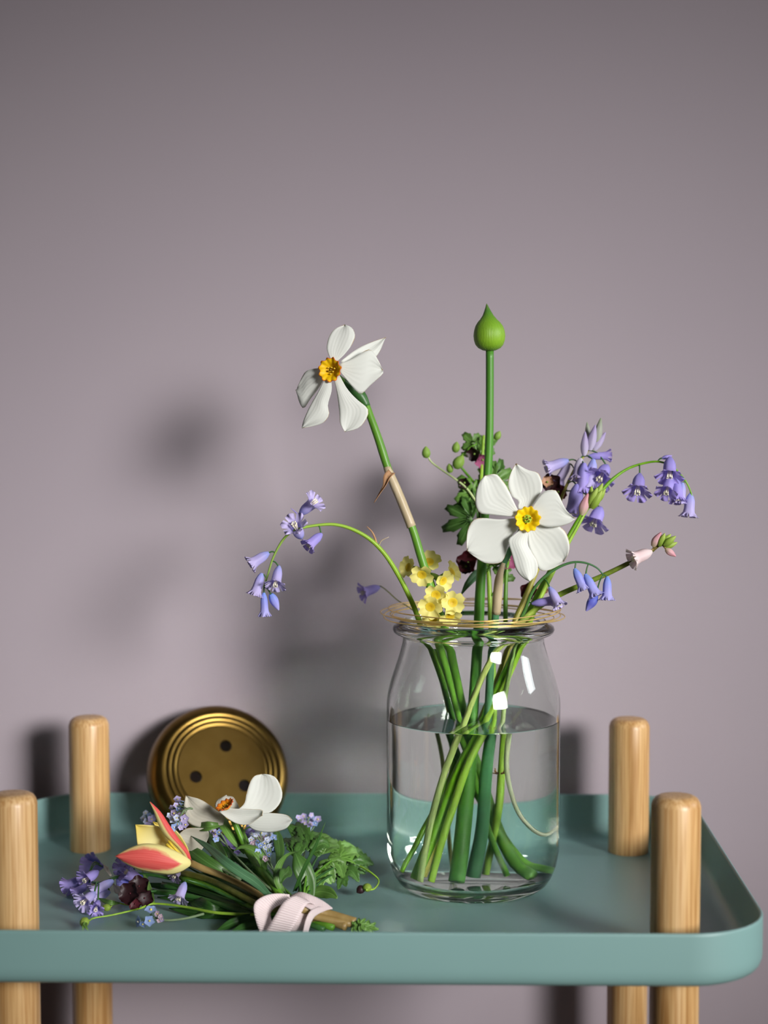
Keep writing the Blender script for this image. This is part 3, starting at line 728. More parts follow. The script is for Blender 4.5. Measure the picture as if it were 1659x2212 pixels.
narcissus_head(n1, c, Vector((-.06, -1, .12)), 27 * pxm(c), petals, cmat='corona_clear', conv=J)

# upper left narcissus
D = -.035
pts = [J(722, 806, D + .012), J(745, 826, D + .022), J(770, 848, D + .026), J(788, 868, D + .026), J(800, 900, D + .024), J(818, 950, D + .022), J(840, 1018, D + .02), J(866, 1080, D + .018), J(892, 1145, D + .016), J(908, 1198, D + .014), J(928, 1262, D + .014), J(948, 1325, D + .016), keep_in(J(966, 1378, 0)), keep_in(J(982, 1450, .004)), keep_in(J(1002, 1535, .01)), keep_in(JW(1030, 1640, .016)), keep_in(JW(1070, 1780, .014)), keep_in(JW(1105, 1850, .01)), keep_in(JW(1142, 1928, .004))]
n2 = thing('narcissus', 'white narcissus held high on a leaning stem with a tan sheath', 'flower', pts[-1])
tube('stem', pts[:4] + pts[4:], R(5, 7, 8, 9, 8, 8, 9, 9, 9.5, 10, 10, 9, 7.5, 7.5, 8, 9, 10, 11), 'stem_green', n2, 12, 90)
tube('ovary', [J(738, 820, D + .02), J(760, 840, D + .0255), J(780, 857, D + .0262), J(793, 880, D + .0255)], R(6, 10, 13, 8), 'stem_dark', n2, 10, 12)
tube('sheath', [J(836, 1008, D + .0202), J(842, 1024, D + .0198), J(866, 1080, D + .018), J(889, 1138, D + .0162)], R(8.6, 10, 9.9, 10), 'sheath_tan', n2, 10, 16)
leaf('spathe', [J(846, 1020, D + .01), J(838, 1030, D + .006), J(832, 1048, D + .003), J(822, 1064, D + .003), J(808, 1086, D + .004)], R(16, 18, 9, 6, 2), 'spathe_paper', n2, 14, .3, 0.3, 1.2)
petals = [
 ([(716, 780), (706, 755), (710, 730), (722, 712), (745, 702)], [(729, 780), (745, 765), (760, 745), (767, 725), (760, 708), (745, 702)], D, D + .008, .002),
 ([(736, 780), (765, 758), (795, 742), (833, 729)], [(744, 792), (782, 792), (815, 768), (833, 729)], D + .006, D + .02, .001),
 ([(734, 786), (760, 775), (790, 757), (803, 757), (815, 775), (826, 799)], [(734, 802), (748, 820), (765, 840), (780, 851), (800, 832), (826, 808), (826, 799)], D + .002, D + .008, .003),
 ([(721, 816), (728, 850), (733, 890), (735, 915), (745, 933)], [(733, 810), (750, 840), (770, 862), (792, 880), (796, 893), (785, 915), (770, 927), (745, 933)], D, D - .003, .003),
 ([(702, 818), (685, 850), (668, 880), (655, 910), (652, 925)], [(716, 820), (716, 845), (708, 875), (711, 895), (700, 912), (680, 920), (652, 925)], D - .001, D + .002, .003),
 ([(697, 795), (675, 797), (658, 805), (645, 830), (640, 842)], [(702, 816), (688, 840), (670, 862), (655, 882), (645, 866), (640, 842)], D + .004, D + .014, .002)]
c = J(718, 800, D + .001)
narcissus_head(n2, c, Vector((-.38, -1, .10)), 26 * pxm(c), petals, cmat='corona_yellow', conv=J)

# ------------------------------------------------------------------ cowslip
def cup_flower_mesh(n=5, notch=0.06, cup=0.35):
    """flat five-lobed flower of radius 1 facing +Z with a tube behind it"""
    v, f, uv = [], [], []; segs = n * 12
    prof = [(0.10, -1.1), (0.14, -0.5), (0.22, -0.1), (0.34, 0.04), (0.55, cup * .5), (0.8, cup * .85), (1.0, cup)]
    for i, (r, z) in enumerate(prof):
        t = i / (len(prof) - 1)
        for s in range(segs):
            a = 2 * math.pi * s / segs; w = max(0, (r - .3) / .7)
            lobe = 1 - 0.24 * w * (abs(math.cos(a * n / 2)) ** 7) - notch * w * (abs(math.sin(a * n / 2)) ** 20)
            v.append((r * lobe * math.cos(a), r * lobe * math.sin(a), z + 0.05 * w * math.cos(a * n))); uv.append((0.5, 0.15 + 0.5 * t))
    for i in range(len(prof) - 1):
        for s in range(segs):
            s2 = (s + 1) % segs; f.append((i * segs + s, i * segs + s2, (i + 1) * segs + s2, (i + 1) * segs + s))
    return raw_mesh('floret', v, f, uv)
COW = cup_flower_mesh()
def disc_mesh():
    v, f, u = lathe_data([(0.02, 0.0), (0.2, 0.05), (0.34, 0.075), (0.40, 0.09)], 20); return raw_mesh('throat', v, f, u)
THROAT = disc_mesh()
v, f, u = lathe_data([(0.05, -1.9), (0.18, -1.75), (0.27, -1.3), (0.29, -0.8), (0.25, -0.45)], 15); CALYX = raw_mesh('calyx', v, f, u)
node = J(950, 1318, -.02)
pts = [J(950, 1290, -.018), node, J(948, 1340, -.02), keep_in(J(950, 1390, -.02)), keep_in(J(968, 1460, -.016)), keep_in(J(990, 1545, -.01))]
pts += [keep_in(JW(1020, 1650, 0)), keep_in(JW(1056, 1790, .006)), keep_in(JW(1088, 1905, .008))]
cw = thing('cowslip', 'yellow cowslip cluster resting over the jar lip inside the wire ring', 'flower', pts[-1])
tube('stem', pts, R(6, 9, 7, 5.5, 5, 5, 5), 'stem_green', cw, 10, 40)
for (x, y, dy, fx, fy, fz, r) in [(978, 1301, -.034, .1, -1, -.02, 27), (942, 1284, -.034, -.1, -1, -.25, 27), (930, 1310, -.036, -.15, -1, -.3, 28), (912, 1240, -.024, -.15, -1, -.45, 27), (927, 1215, -.012, .05, -.7, .6, 27), (956, 1254, -.016, .5, -.6, -.2, 26), (975, 1236, -.004, .7, -.35, .4, 25), (884, 1226, -.01, -.8, -.7, .25, 25), (972, 1330, -.032, .2, -.8, -.6, 26), (936, 1335, -.028, -.2, -.9, -.5, 24)]:
    c = J(x, y, dy); d = Vector((fx, fy, fz)).normalized(); rr = r * pxm(c)
    o = place('floret', COW, 'cowslip_petal', c, d, rr, cw, random.random() * 6)
    place('throat', THROAT, 'cowslip_throat', c + d * 0.03 * rr, d, rr * 0.95, o)
    place('calyx', CALYX, 'calyx_green', c, d, rr * 0.9, o)
    b = c - d * rr * 1.6
    v_, f_, u_ = tube_data([b, (b + node) / 2 + Vector((0, 0, .003)), node], [0.0007, 0.0007, 0.0009], 6, 6)
    p = mesh('pedicel', v_, f_, 'calyx_green', None, u_); p.parent = o; p.matrix_parent_inverse = o.matrix_world.inverted()

# ------------------------------------------------------------------ dusky cranesbill
def lobed_leaf(name, c, direction, normal, size, mat, parent, lobes=5, seed=0, spread=3.9, teeth=3):
    """palmate leaf: deeply cut pointed lobes round the stalk point c, main lobe along direction"""
    rnd = random.Random(seed); d = Vector(direction).normalized(); nr = Vector(normal).normalized(); sd = nr.cross(d).normalized(); d = sd.cross(nr).normalized()
    v = [Vector(c)]; uv = [(0.5, 0.0)]; f = []
    segs = lobes * (teeth * 2 + 2); ringn = 4
    for i in range(1, ringn + 1):
        t = i / ringn
        for s in range(segs + 1):
            k = s / segs; a = (k - 0.5) * spread; lp = (k * lobes) % 1.0 if s < segs else 1.0
            body = 0.42 + 0.58 * (1 - abs(2 * lp - 1)) ** 0.6
            saw = 1 + 0.06 * (1 if s % 2 else -1) * t
            main = 1 - 0.35 * abs(2 * k - 1) ** 1.5
            r = size * (1 if t < .5 else body ** ((t - .25) * 1.33)) * main * saw * t if i > 1 else size * t * 0.8 * (0.6 + .4 * body) * main
            zz = size * (0.10 * math.cos(k * lobes * 2 * math.pi) * t + 0.08 * math.sin(a * 1.3 + seed) * t * t - 0.10 * t * t * rnd.uniform(.6, 1.2))
            v.append(Vector(c) + d * (r * math.cos(a)) + sd * (r * math.sin(a)) + nr * zz); uv.append((lp, t))
    w = segs + 1
    for s in range(segs): f.append((0, 1 + s, 2 + s))
    for i in range(ringn - 1):
        for s in range(segs):
            a = 1 + i * w + s; f.append((a, a + 1, a + w + 1, a + w))
    o = mesh(name, v, f, mat, parent, uv)
    md = o.modifiers.new('thickness', 'SOLIDIFY'); md.thickness = 0.0003; md.offset = 0
    return o
def egg_mesh():
    v, f, u = lathe_data([(0.02, 0), (0.3, 0.08), (0.46, 0.3), (0.48, 0.5), (0.38, 0.75), (0.2, 0.92), (0.03, 1.05)], 14); return raw_mesh('bud', v, f, u)
EGG = egg_mesh()
def round_flower_mesh(n=5, rows=4):
    v, f, uv = [], [], []
    for k in range(n):
        a0 = 2 * math.pi * k / n; b0 = len(v)
        for i in range(rows + 1):
            t = i / rows; r = 0.06 + 0.94 * t; hw = 0.56 * math.sin(math.pi * (0.12 + 0.80 * t)) ** 0.7
            for j in range(5):
                x = (j / 2 - 1); yy = hw * x * .98
                rr = r - 0.14 * x * x * t
                v.append((rr * math.cos(a0) - yy * math.sin(a0), rr * math.sin(a0) + yy * math.cos(a0), 0.10 * t * t + 0.10 * x * x * t + (0.015 if k % 2 else 0))); uv.append((j / 4, t))
        for i in range(rows):
            for j in range(4):
                a = b0 + i * 5 + j; f.append((a, a + 1, a + 6, a + 5))
    return raw_mesh('petals', v, f, uv)
ROUND5 = round_flower_mesh()
g = thing('cranesbill', 'leafy cranesbill sprig with small maroon flowers behind the allium stem', 'flower', keep_in(JW(1046, 1895, .02)))
GD = .04
main = [J(1045, 940, GD + .01), J(1042, 990, GD + .01), J(1040, 1060, GD), J(1052, 1180, .03), J(1058, 1290, .022), keep_in(J(1060, 1345, .02)), keep_in(J(1066, 1450, .018)), keep_in(J(1068, 1550, .016)), keep_in(JW(1076, 1660, .014)), keep_in(JW(1070, 1745, .012)), keep_in(JW(1046, 1895, .012))]
tube('stem', main, R(3, 4, 5, 5.5, 6, 6, 6, 6, 6), 'stem_lime', g, 8, 50)
tube('side_stem', [J(1030, 1085, GD), J(1008, 1055, GD), J(985, 1036, GD), (J(950, 1012, GD)), J(930, 996, GD), J(922, 980, GD)], R(3, 2.5, 2.2, 2, 2), 'stem_pale', g, 6, 20)
tube('side_stem', [J(1040, 1060, GD), J(1005, 1020, GD + .012), J(990, 995, GD + .012), J(1012, 970, GD + .012), J(1030, 958, GD + .012)], R(3, 3, 2.5, 2.5), 'stem_green', g, 6, 16)
tube('side_stem', [J(1058, 1290, .022), J(1085, 1260, .02), J(1100, 1215, .02), J(1150, 1120, .03), J(1192, 1050, .03)], R(3, 2.6, 2.2, 2), 'stem_green', g, 6, 20)
tube('side_stem', [keep_in(J(1092, 1345, .01)), J(1092, 1290, .012), J(1094, 1240, .014), J(1098, 1212, .016)], R(5, 5, 4, 3), 'stem_green', g, 6, 12)
tube('side_stem', [keep_in(J(1130, 1345, .015)), J(1132, 1310, .016), J(1142, 1282, .018)], R(3, 2.5, 2), 'stem_olive', g, 6, 8)
for (x, y, dy, tx, ty, sz) in [(921, 990, GD, 920, 965, 20), (983, 978, GD + .012, 987, 955, 20), (973, 1022, GD + .012, 970, 1002, 15), (1070, 950, GD + .01, 1080, 932, 18), (982, 1012, GD + .01, 1000, 985, 14)]:
    b = J(x, y, dy); t_ = J(tx, ty, dy); place('bud', EGG, 'calyx_green', b, t_ - b, ((t_ - b).length * .8, (t_ - b).length * .8, (t_ - b).length), g)
for k, (x, y, dy, dx_, dz_, nx, nz_, sz, mt_, lb) in enumerate([(1034, 1085, GD, -1, -.15, -.1, .3, 58, 'leaf_mid', 5), (1020, 1120, GD - .004, -1, -.35, 0, .2, 72, 'leaf_mid', 5), (1022, 1068, GD + .002, -.6, .8, .1, .1, 52, 'leaf_bright', 3), (1060, 1045, GD + .004, 1, .75, .1, .3, 62, 'leaf_fresh', 5), (1072, 1040, GD + .008, .3, 1, .2, .2, 55, 'leaf_mid', 5), (1030, 985, GD + .014, .2, 1, 0, .3, 48, 'leaf_bright', 5), (1022, 958, GD + .014, -.5, .6, 0, .3, 34, 'leaf_fresh', 3), (1045, 965, GD + .016, .8, .6, 0, .3, 36, 'leaf_fresh', 3), (1062, 1225, .02, -.5, .9, 0, .2, 40, 'leaf_bright', 3), (1085, 1245, .02, .5, .9, 0, .2, 36, 'leaf_fresh', 3)]):
    c = J(x, y, dy); lobed_leaf('leaf', c, (dx_, 0, dz_), (nx, -1, nz_), sz * pxm(c), mt_, g, lb, k + 3)
leaf('leaf', [J(1052, 1225, .018), J(1030, 1240, .016), J(1010, 1262, .014), J(996, 1285, .012)], R(2, 20, 14, 2), 'leaf_blue', g, 10, .2)
for (x, y, dy, fx, fz, r, mt_) in [(1026, 980, GD + .008, -.6, -.3, 18, 'maroon_dark'), (1042, 992, GD + .006, .3, -.6, 20, 'magenta_petal'), (1192, 1046, .03, -.2, .2, 24, 'maroon_dark'), (1205, 1062, .032, .5, -.2, 20, 'maroon_petal'), (1182, 1042, .028, 0, .4, 14, 'dried_petal'), (1012, 1215, .03, -.4, .2, 26, 'maroon_petal'), (1008, 1222, .028, -.7, -.5, 18, 'maroon_dark'), (1100, 1208, .016, .1, -.2, 22, 'magenta_petal'), (1142, 1278, .018, -.2, .3, 20, 'maroon_petal'), (1168, 1272, .02, .3, .1, 16, 'dried_petal'), (1004, 1042, GD, -.3, -.3, 14, 'maroon_dark')]:
    c = J(x, y, dy); o = place('flower', ROUND5, mt_, c, (fx, -1, fz), (r * pxm(c), r * pxm(c), r * pxm(c) * 3), g, random.random() * 6)
    place('flower_eye', EGG, 'calyx_green', c, (fx, -1, fz), 5 * pxm(c), o)
ro = [keep_in(JW(1076, 1660, .004))]
for a in range(6):
    an = a * math.pi / 3; c = ro[0]
    tube('stubble', [c + Vector((.0015 * math.cos(an), .0015 * math.sin(an), 0)), c + Vector((.004 * math.cos(an), .004 * math.sin(an), .0005)), c + Vector((.005 * math.cos(an), .005 * math.sin(an), .003))], [0.0004, 0.0003], 'brown_root', g, 5, 4)
# short cut stem leaning to the wall of the jar
st = [keep_in(J(940, 1400, .02)), keep_in(J(965, 1500, .02)), keep_in(JW(985, 1640, .012)), keep_in(JW(905, 1800, -.006)), keep_in(JW(853, 1875, -.01))]
o = tube('cut_stem', st, R(4, 5, 5, 5, 5), 'stem_bright', None, 8, 30); tag(o, 'thin bare green stem crossing to the wall of the jar under water', 'stem')

# ------------------------------------------------------------------ brass disc with three holes
bd_c = PY(472, 1655, 0.163)
rr = 0.0475
prof = [(0.0003, 0.0)]
face = []
def disc_profile():
    p = [(0.030, 0.0), (0.0305, -0.0006), (0.0312, -0.0006), (0.0317, 0.0), (0.0335, -0.0002), (0.034, -0.0008), (0.0347, -0.0008), (0.0352, -0.0003), (0.0372, -0.0006), (0.0377, -0.0013), (0.0384, -0.0013), (0.0389, -0.0008), (0.0415, -0.0016), (0.0440, -0.0028), (0.0462, -0.0048), (0.0476, -0.0078), (0.0484, -0.0125), (0.0486, -0.017), (0.0474, -0.017), (0.0472, -0.0125), (0.0464, -0.0088), (0.0450, -0.0066), (0.0430, -0.0052), (0.040, -0.0042), (0.030, -0.0028)]
    return p
v, f, u = lathe_data(disc_profile(), 72)
bm = bmesh.new()
bv = [bm.verts.new(p) for p in v]
for q in f: bm.faces.new([bv[i] for i in q])
# the flat face as two plates with three holes each, joined by the hole walls
holes = [Vector((0.0045, 0.0160)), Vector((-0.0185, -0.0040)), Vector((0.0140, -0.0125))]
HR, HS = 0.0042, 20
def plate(z, ring_idx, flip):
    n = 72
    outer_ = [bv[ring_idx * n + s] for s in range(n)]
    hs = []
    for h in holes: hs.append([bm.verts.new((h.x + HR * math.cos(2 * math.pi * s / HS), h.y + HR * math.sin(2 * math.pi * s / HS), z)) for s in range(HS)])
    edges = []
    def edge(a, b):
        e = bm.edges.get((a, b)) or bm.edges.new((a, b)); edges.append(e)
    for s in range(n): edge(outer_[s], outer_[(s + 1) % n])
    for h in hs:
        for s in range(HS): edge(h[s], h[(s + 1) % HS])
    bmesh.ops.triangle_fill(bm, edges=edges, use_beauty=True)
    return hs
npf = len(disc_profile())
h1 = plate(0.0, 0, False); h2 = plate(-0.0028, npf - 1, True)
for a, b in zip(h1, h2):
    for s in range(HS): bm.faces.new((a[s], a[(s + 1) % HS], b[(s + 1) % HS], b[s]))
bmesh.ops.recalc_face_normals(bm, faces=bm.faces)
me = bpy.data.meshes.new('brass_disc'); bm.to_mesh(me); bm.free(); me.materials.append(M['brass'])
for p in me.polygons: p.use_smooth = len(p.vertices) == 4
disc = bpy.data.objects.new('brass_disc', me); COL.objects.link(disc)
lean, turn = math.radians(29), math.radians(20)
for v_ in me.vertices: v_.co *= 1.11
zax = Vector((math.sin(turn) * math.cos(lean), -math.cos(turn) * math.cos(lean), math.sin(lean)))
xax = Vector((0, 0, 1)).cross(zax).normalized(); yax = zax.cross(xax)
mw = Matrix((xax, yax, zax)).transposed().to_4x4()
low = min((mw @ v_.co).z for v_ in me.vertices)
bd_c.z = -low
mw.translation = PZ(476, 1655, -low) if False else Vector((PY(480, 1655, 0.141).x, 0.141, -low))
disc.matrix_world = mw
tag(disc, 'round brass disc with three holes and turned rings leaning on the back rim', 'disc')

# ------------------------------------------------------------------ the tied bunch on the tray
def B(px, py, z): return PZ(px, py, z)
def BP(*pts): return [B(*p) for p in pts]
PB = pxm(Vector((-0.1, -0.03, 0.03)))
def RB(*a): return [x * PB for x in a]
BG = 'flowers and leaves of the ribbon-tied bunch'
knot = B(640, 1962, .014)
# tulip
tl = thing('tulip', 'open cream and red striped tulip at the head of the tied bunch', 'flower', B(770, 1998, .004))
tube('stem', BP((411, 1864, .034), (440, 1877, .031), (478, 1891, .027), (525, 1913, .022), (570, 1938, .018), (630, 1965, .014), (690, 1982, .010), (760, 1996, .006)), RB(8, 7, 7, 7, 8, 8, 8), 'stem_brown', tl, 10, 40)
tb = (410, 1862)
def tp(l, r, z0, z1, mat, bulge, y=None):
    c0 = B(410, 1862, .034)
    A = [PY(p[0], p[1], c0.y + z0 + (z1 - z0) * i / (len(l) - 1)) for i, p in enumerate(l)]
    Bb = [PY(p[0], p[1], c0.y + z0 + (z1 - z0) * i / (len(r) - 1)) for i, p in enumerate(r)]
    sheet('petal', A, Bb, mat, tl, 16, 12, bulge, 0.0, 3, 0.0006)
tp([(411, 1858), (392, 1845), (365, 1832), (338, 1824), (308, 1823), (278, 1833), (250, 1849)], [(413, 1868), (402, 1876), (388, 1884), (365, 1889), (330, 1885), (300, 1878), (272, 1865), (250, 1849)], -.004, -.010, 'tulip_flame', .006)
tp([(405, 1868), (365, 1845), (325, 1842), (300, 1834), (293, 1782)], [(410, 1856), (392, 1828), (350, 1789), (320, 1783), (293, 1782)], .012, .001, 'tulip_inner', -.003)
tp([(404, 1862), (395, 1845), (378, 1825), (356, 1804), (343, 1781), (334, 1756), (324, 1732)], [(413, 1862), (410, 1845), (399, 1828), (381, 1805), (363, 1778), (346, 1753), (324, 1732)], 0, -.002, 'tulip_edge_flame', .002)
tp([(404, 1866), (370, 1850), (330, 1848), (285, 1848), (258, 1846)], [(412, 1868), (390, 1878), (350, 1880), (300, 1870), (258, 1846)], .010, .018, 'tulip_flame', -.004)
tp([(400, 1858), (372, 1828), (345, 1800), (330, 1775)], [(412, 1856), (402, 1825), (375, 1790), (330, 1775)], .010, .020, 'tulip_inner', -.003)
for k in range(5):
    a = B(402, 1860, .036); e_ = a + Vector((-.016 + .001 * k, .002 * (k - 2), .006 + .0015 * k))
    tube('stamen', [a, (a + e_) / 2, e_], [0.0004, 0.0006, 0.001], 'anther_yellow', tl, 6, 5)
# narcissus in the bunch
nb = thing('narcissus', 'drooping white narcissus lying in the tied bunch before the brass disc', 'flower', B(730, 1990, .004))
c0 = B(515, 1755, .062)
def CB(px, py, d): return PY(px, py, c0.y + d)
petals = [
 ([(513, 1750), (528, 1735), (533, 1712), (540, 1690), (550, 1676), (566, 1672)], [(530, 1756), (562, 1758), (578, 1757), (592, 1750), (606, 1733), (610, 1712), (600, 1685), (586, 1674), (566, 1672)], .002, .008, -.003),
 ([(528, 1764), (552, 1758), (580, 1756), (610, 1758), (625, 1763), (631, 1772)], [(530, 1776), (548, 1792), (575, 1798), (600, 1796), (620, 1788), (631, 1772)], -.002, -.008, .003),
 ([(478, 1744), (510, 1747), (545, 1748), (568, 1750), (566, 1762)], [(474, 1754), (492, 1768), (515, 1780), (540, 1780), (566, 1762)], -.006, -.012, -.003),
 ([(488, 1760), (470, 1752), (455, 1740), (432, 1726), (402, 1718)], [(482, 1782), (455, 1786), (425, 1786), (404, 1774), (398, 1745), (402, 1718)], .006, .014, .003),
 ([(500, 1752), (478, 1748), (464, 1742), (470, 1727), (490, 1718)], [(518, 1752), (516, 1742), (510, 1730), (503, 1721), (490, 1718)], .010, .018, .002),
 ([(450, 1790), (425, 1788), (402, 1790), (386, 1802)], [(452, 1806), (440, 1830), (420, 1850), (398, 1830), (386, 1802)], .004, .010, -.002)]
c = CB(491, 1746, -.007)
fd = Vector((-.42, -.32, .9))
narcissus_head(nb, c, fd, 20 * pxm(c), petals, mat=['narcissus_petal', 'narcissus_petal', 'narcissus_petal', 'narcissus_petal_faded', 'narcissus_petal_faded', 'narcissus_petal_faded'], cmat='corona_orange', conv=CB)
tube('stem', [CB(496, 1756, .002), CB(510, 1785, .004), B(535, 1840, .036), B(580, 1900, .026), B(632, 1958, .014), B(730, 1990, .006)], RB(6, 7, 8, 8, 8), 'stem_green', nb, 10, 30)

# leaves and grass blades, each one its own
for lab, pts, wd_, mt_, fo, ro_, tw in [
 ('small bright leaf pointing away from the narcissus over the brass disc', [(478, 1781, .052), (452, 1785, .052), (430, 1786, .05), (409, 1781, .05)], (6, 22, 18, 1), 'leaf_fresh', .2, .3, 0),
 ('upright bright green leaf below the orange narcissus cup', [(530, 1842, .034), (505, 1815, .042), (485, 1785, .05), (470, 1752, .056)], (10, 20, 26, 1), 'leaf_bright', .2, .1, .3),
 ('short broad leaf below the middle of the bunch narcissus', [(540, 1850, .034), (528, 1822, .040), (518, 1798, .046), (508, 1776, .05)], (12, 22, 20, 8), 'leaf_fresh', .2, 0, 0),
 ('long blue-green blade running from the ribbon past the tulip stem', [(590, 1945, .02), (555, 1908, .028), (520, 1885, .034), (482, 1858, .040), (450, 1830, .042), (413, 1806, .044)], (10, 20, 20, 18, 12, 1), 'leaf_blue', .12, .2, 0),
 ('dark narrow leaf beside the violet bell in the bunch', [(488, 1855, .034), (470, 1830, .038), (455, 1805, .042), (440, 1782, .046)], (12, 24, 18, 1), 'leaf_mid', .2, 0, .2),
 ('broad dark leaf lying behind the tulip stem', [(505, 1892, .02), (470, 1876, .026), (432, 1852, .032), (400, 1826, .036), (385, 1806, .04)], (10, 26, 30, 20, 1), 'leaf_mid', .15, .3, 0),
 ('curled bright leaf between the forget-me-nots and the blue-green blade', [(572, 1884, .026), (565, 1858, .036), (548, 1838, .042), (525, 1830, .044), (505, 1838, .042)], (8, 24, 28, 20, 1), 'leaf_fresh', .2, .6, .4),
 ('twisted leaf curling up from the ribbon knot', [(610, 1928, .02), (598, 1902, .028), (600, 1872, .036), (618, 1848, .042), (645, 1838, .042)], (10, 22, 20, 12, 2), 'leaf_fresh', .2, .4, 1.0),
 ('small cupped leaf just above the ribbon knot', [(606, 1908, .03), (612, 1892, .034), (622, 1882, .034), (624, 1870, .036)], (4, 26, 22, 2), 'leaf_mid', .2, -.3, .3),
 ('slim grass blade standing up above the ribbon', [(636, 1925, .02), (655, 1878, .036), (680, 1830, .050), (703, 1776, .066)], (10, 12, 8, 1), 'leaf_dark', .2, .8, 0),
 ('large broad leaf standing up behind the ribbon', [(672, 1942, .014), (664, 1905, .024), (650, 1870, .034), (636, 1838, .042)], (14, 40, 42, 3), 'leaf_mid', .12, .1, .2),
 ('short blunt leaf poking out to the side of the ribbon', [(672, 1930, .012), (695, 1926, .014), (714, 1930, .014), (729, 1940, .012)], (10, 28, 26, 4), 'leaf_fresh', .15, 0, 0),
 ('dark blade lying on the tray below the ribbon loop', [(570, 1972, .008), (535, 1984, .006), (505, 1993, .004), (465, 2012, .003)], (10, 20, 18, 1), 'leaf_dark', .15, 0, 0),
 ('dark oval leaf lying on the tray under the stems', [(480, 1962, .006), (458, 1966, .006), (436, 1962, .006), (412, 1948, .006)], (4, 40, 42, 3), 'leaf_dark', .1, 0, 0),
 ('upright mid green leaf beside the largest forget-me-not head', [(600, 1868, .03), (604, 1840, .036), (600, 1810, .042), (596, 1788, .046)], (8, 22, 22, 4), 'leaf_mid', .15, .2, 0),
 ('broad leaf rising behind the pale narcissus petals', [(690, 1850, .03), (668, 1822, .036), (640, 1798, .042), (618, 1780, .046)], (10, 34, 34, 3), 'leaf_mid', .15, .2, .2),
 ('thin leaf sprig rising from the tendril below the tulip', [(332, 1952, .006), (324, 1925, .010), (316, 1902, .014), (307, 1880, .018)], (6, 12, 10, 2), 'leaf_bright', .2, .3, 0),
 ('small pointed leaf beside the bluebell heads on the tray', [(258, 1951, .006), (240, 1950, .008), (226, 1946, .008), (212, 1940, .008)], (3, 11, 9, 1), 'leaf_fresh', .2, 0, 0),
 ('blade crossing low under the tulip towards the ribbon', [(580, 1955, .014), (520, 1930, .016), (460, 1905, .018), (395, 1880, .02)], (10, 16, 14, 2), 'leaf_dark', .15, .3, 0),
 ('dark blade tucked under the olive stems near the ribbon', [(575, 1972, .012), (520, 1944, .012), (470, 1924, .012), (420, 1912, .012)], (14, 22, 20, 2), 'leaf_dark', .12, .1, 0),
 ('dark blade flat on the tray below the tendril', [(560, 1986, .004), (500, 1976, .003), (430, 1972, .003), (365, 1962, .003)], (12, 24, 24, 2), 'leaf_dark', .1, 0, 0),
 ('dark blade flat on the tray above the tendril', [(560, 1975, .004), (490, 1956, .003), (420, 1944, .003), (340, 1938, .003)], (14, 26, 26, 3), 'leaf_dark', .1, 0, 0),
 ('dark blade reaching under the maroon flowers', [(540, 1960, .003), (450, 1934, .003), (370, 1918, .003), (300, 1908, .003)], (14, 26, 26, 3), 'leaf_dark', .1, 0, 0),
 ('dark leaf deep behind the tulip stem', [(560, 1930, .012), (510, 1910, .012), (460, 1896, .012), (400, 1888, .012)], (16, 28, 28, 3), 'leaf_dark', .1, .2, 0),
 ('dark leaf filling the middle below the curled leaf', [(610, 1935, .014), (585, 1912, .018), (560, 1895, .020), (530, 1872, .024)], (14, 30, 34, 3), 'leaf_dark', .12, .2, 0),
 ('dark leaf behind the blue-green blade', [(600, 1925, .016), (560, 1885, .022), (525, 1862, .026), (490, 1848, .028)], (12, 28, 26, 3), 'leaf_dark', .12, -.2, 0),
 ('dark blade poking out under the ribbon towards the front rim', [(585, 1985, .004), (550, 1998, .003), (520, 2006, .003), (495, 2016, .003)], (12, 20, 18, 2), 'leaf_dark', .1, 0, 0),
 ('narrow dark blade among the shaded stems of the bunch', [(570, 1965, .010), (500, 1950, .010), (430, 1925, .010), (350, 1905, .010)], (8, 14, 14, 2), 'leaf_dark', .15, .2, 0)]:
    P3 = BP(*pts); o = leaf('grass_blade' if 'blade' in lab else 'leaf_blade', P3, RB(*wd_), mt_, None, 14, fo, ro_, tw); tag(o, lab, 'leaf', BG)
# bare stems in the shaded part
for k, (lab, pts, r, mt_) in enumerate([
 ('olive stem running just below the tulip stem', [(392, 1884, .020), (460, 1904, .018), (560, 1954, .014), (640, 1974, .010), (735, 1998, .005)], 7, 'stem_olive'),
 ('second olive stem below the tulip stem', [(390, 1896, .016), (470, 1922, .014), (560, 1966, .010), (650, 1984, .007), (720, 2004, .005)], 7, 'stem_green'),
 ('dark stem lying lowest among the tied stems', [(330, 1926, .010), (420, 1938, .009), (540, 1974, .007), (650, 1992, .006), (700, 2008, .004)], 6, 'stem_dark'),
 ('dark stem hidden in shade under the bunch', [(350, 1912, .008), (440, 1930, .008), (550, 1970, .008), (650, 1986, .007)], 6, 'stem_dark'),
 ('thick brownish cut stem end past the ribbon', [(600, 1945, .018), (650, 1962, .016), (700, 1972, .012), (768, 1992, .007)], 10, 'stem_brown'),
 ('tan cut stem end below the thick brownish one', [(600, 1958, .014), (660, 1978, .010), (710, 1990, .007), (748, 2002, .005)], 9, 'stem_brown')]):
    o = tube('cut_stem', BP(*pts), [r * PB], mt_, None, 8, 24); tag(o, lab, 'stem', BG)
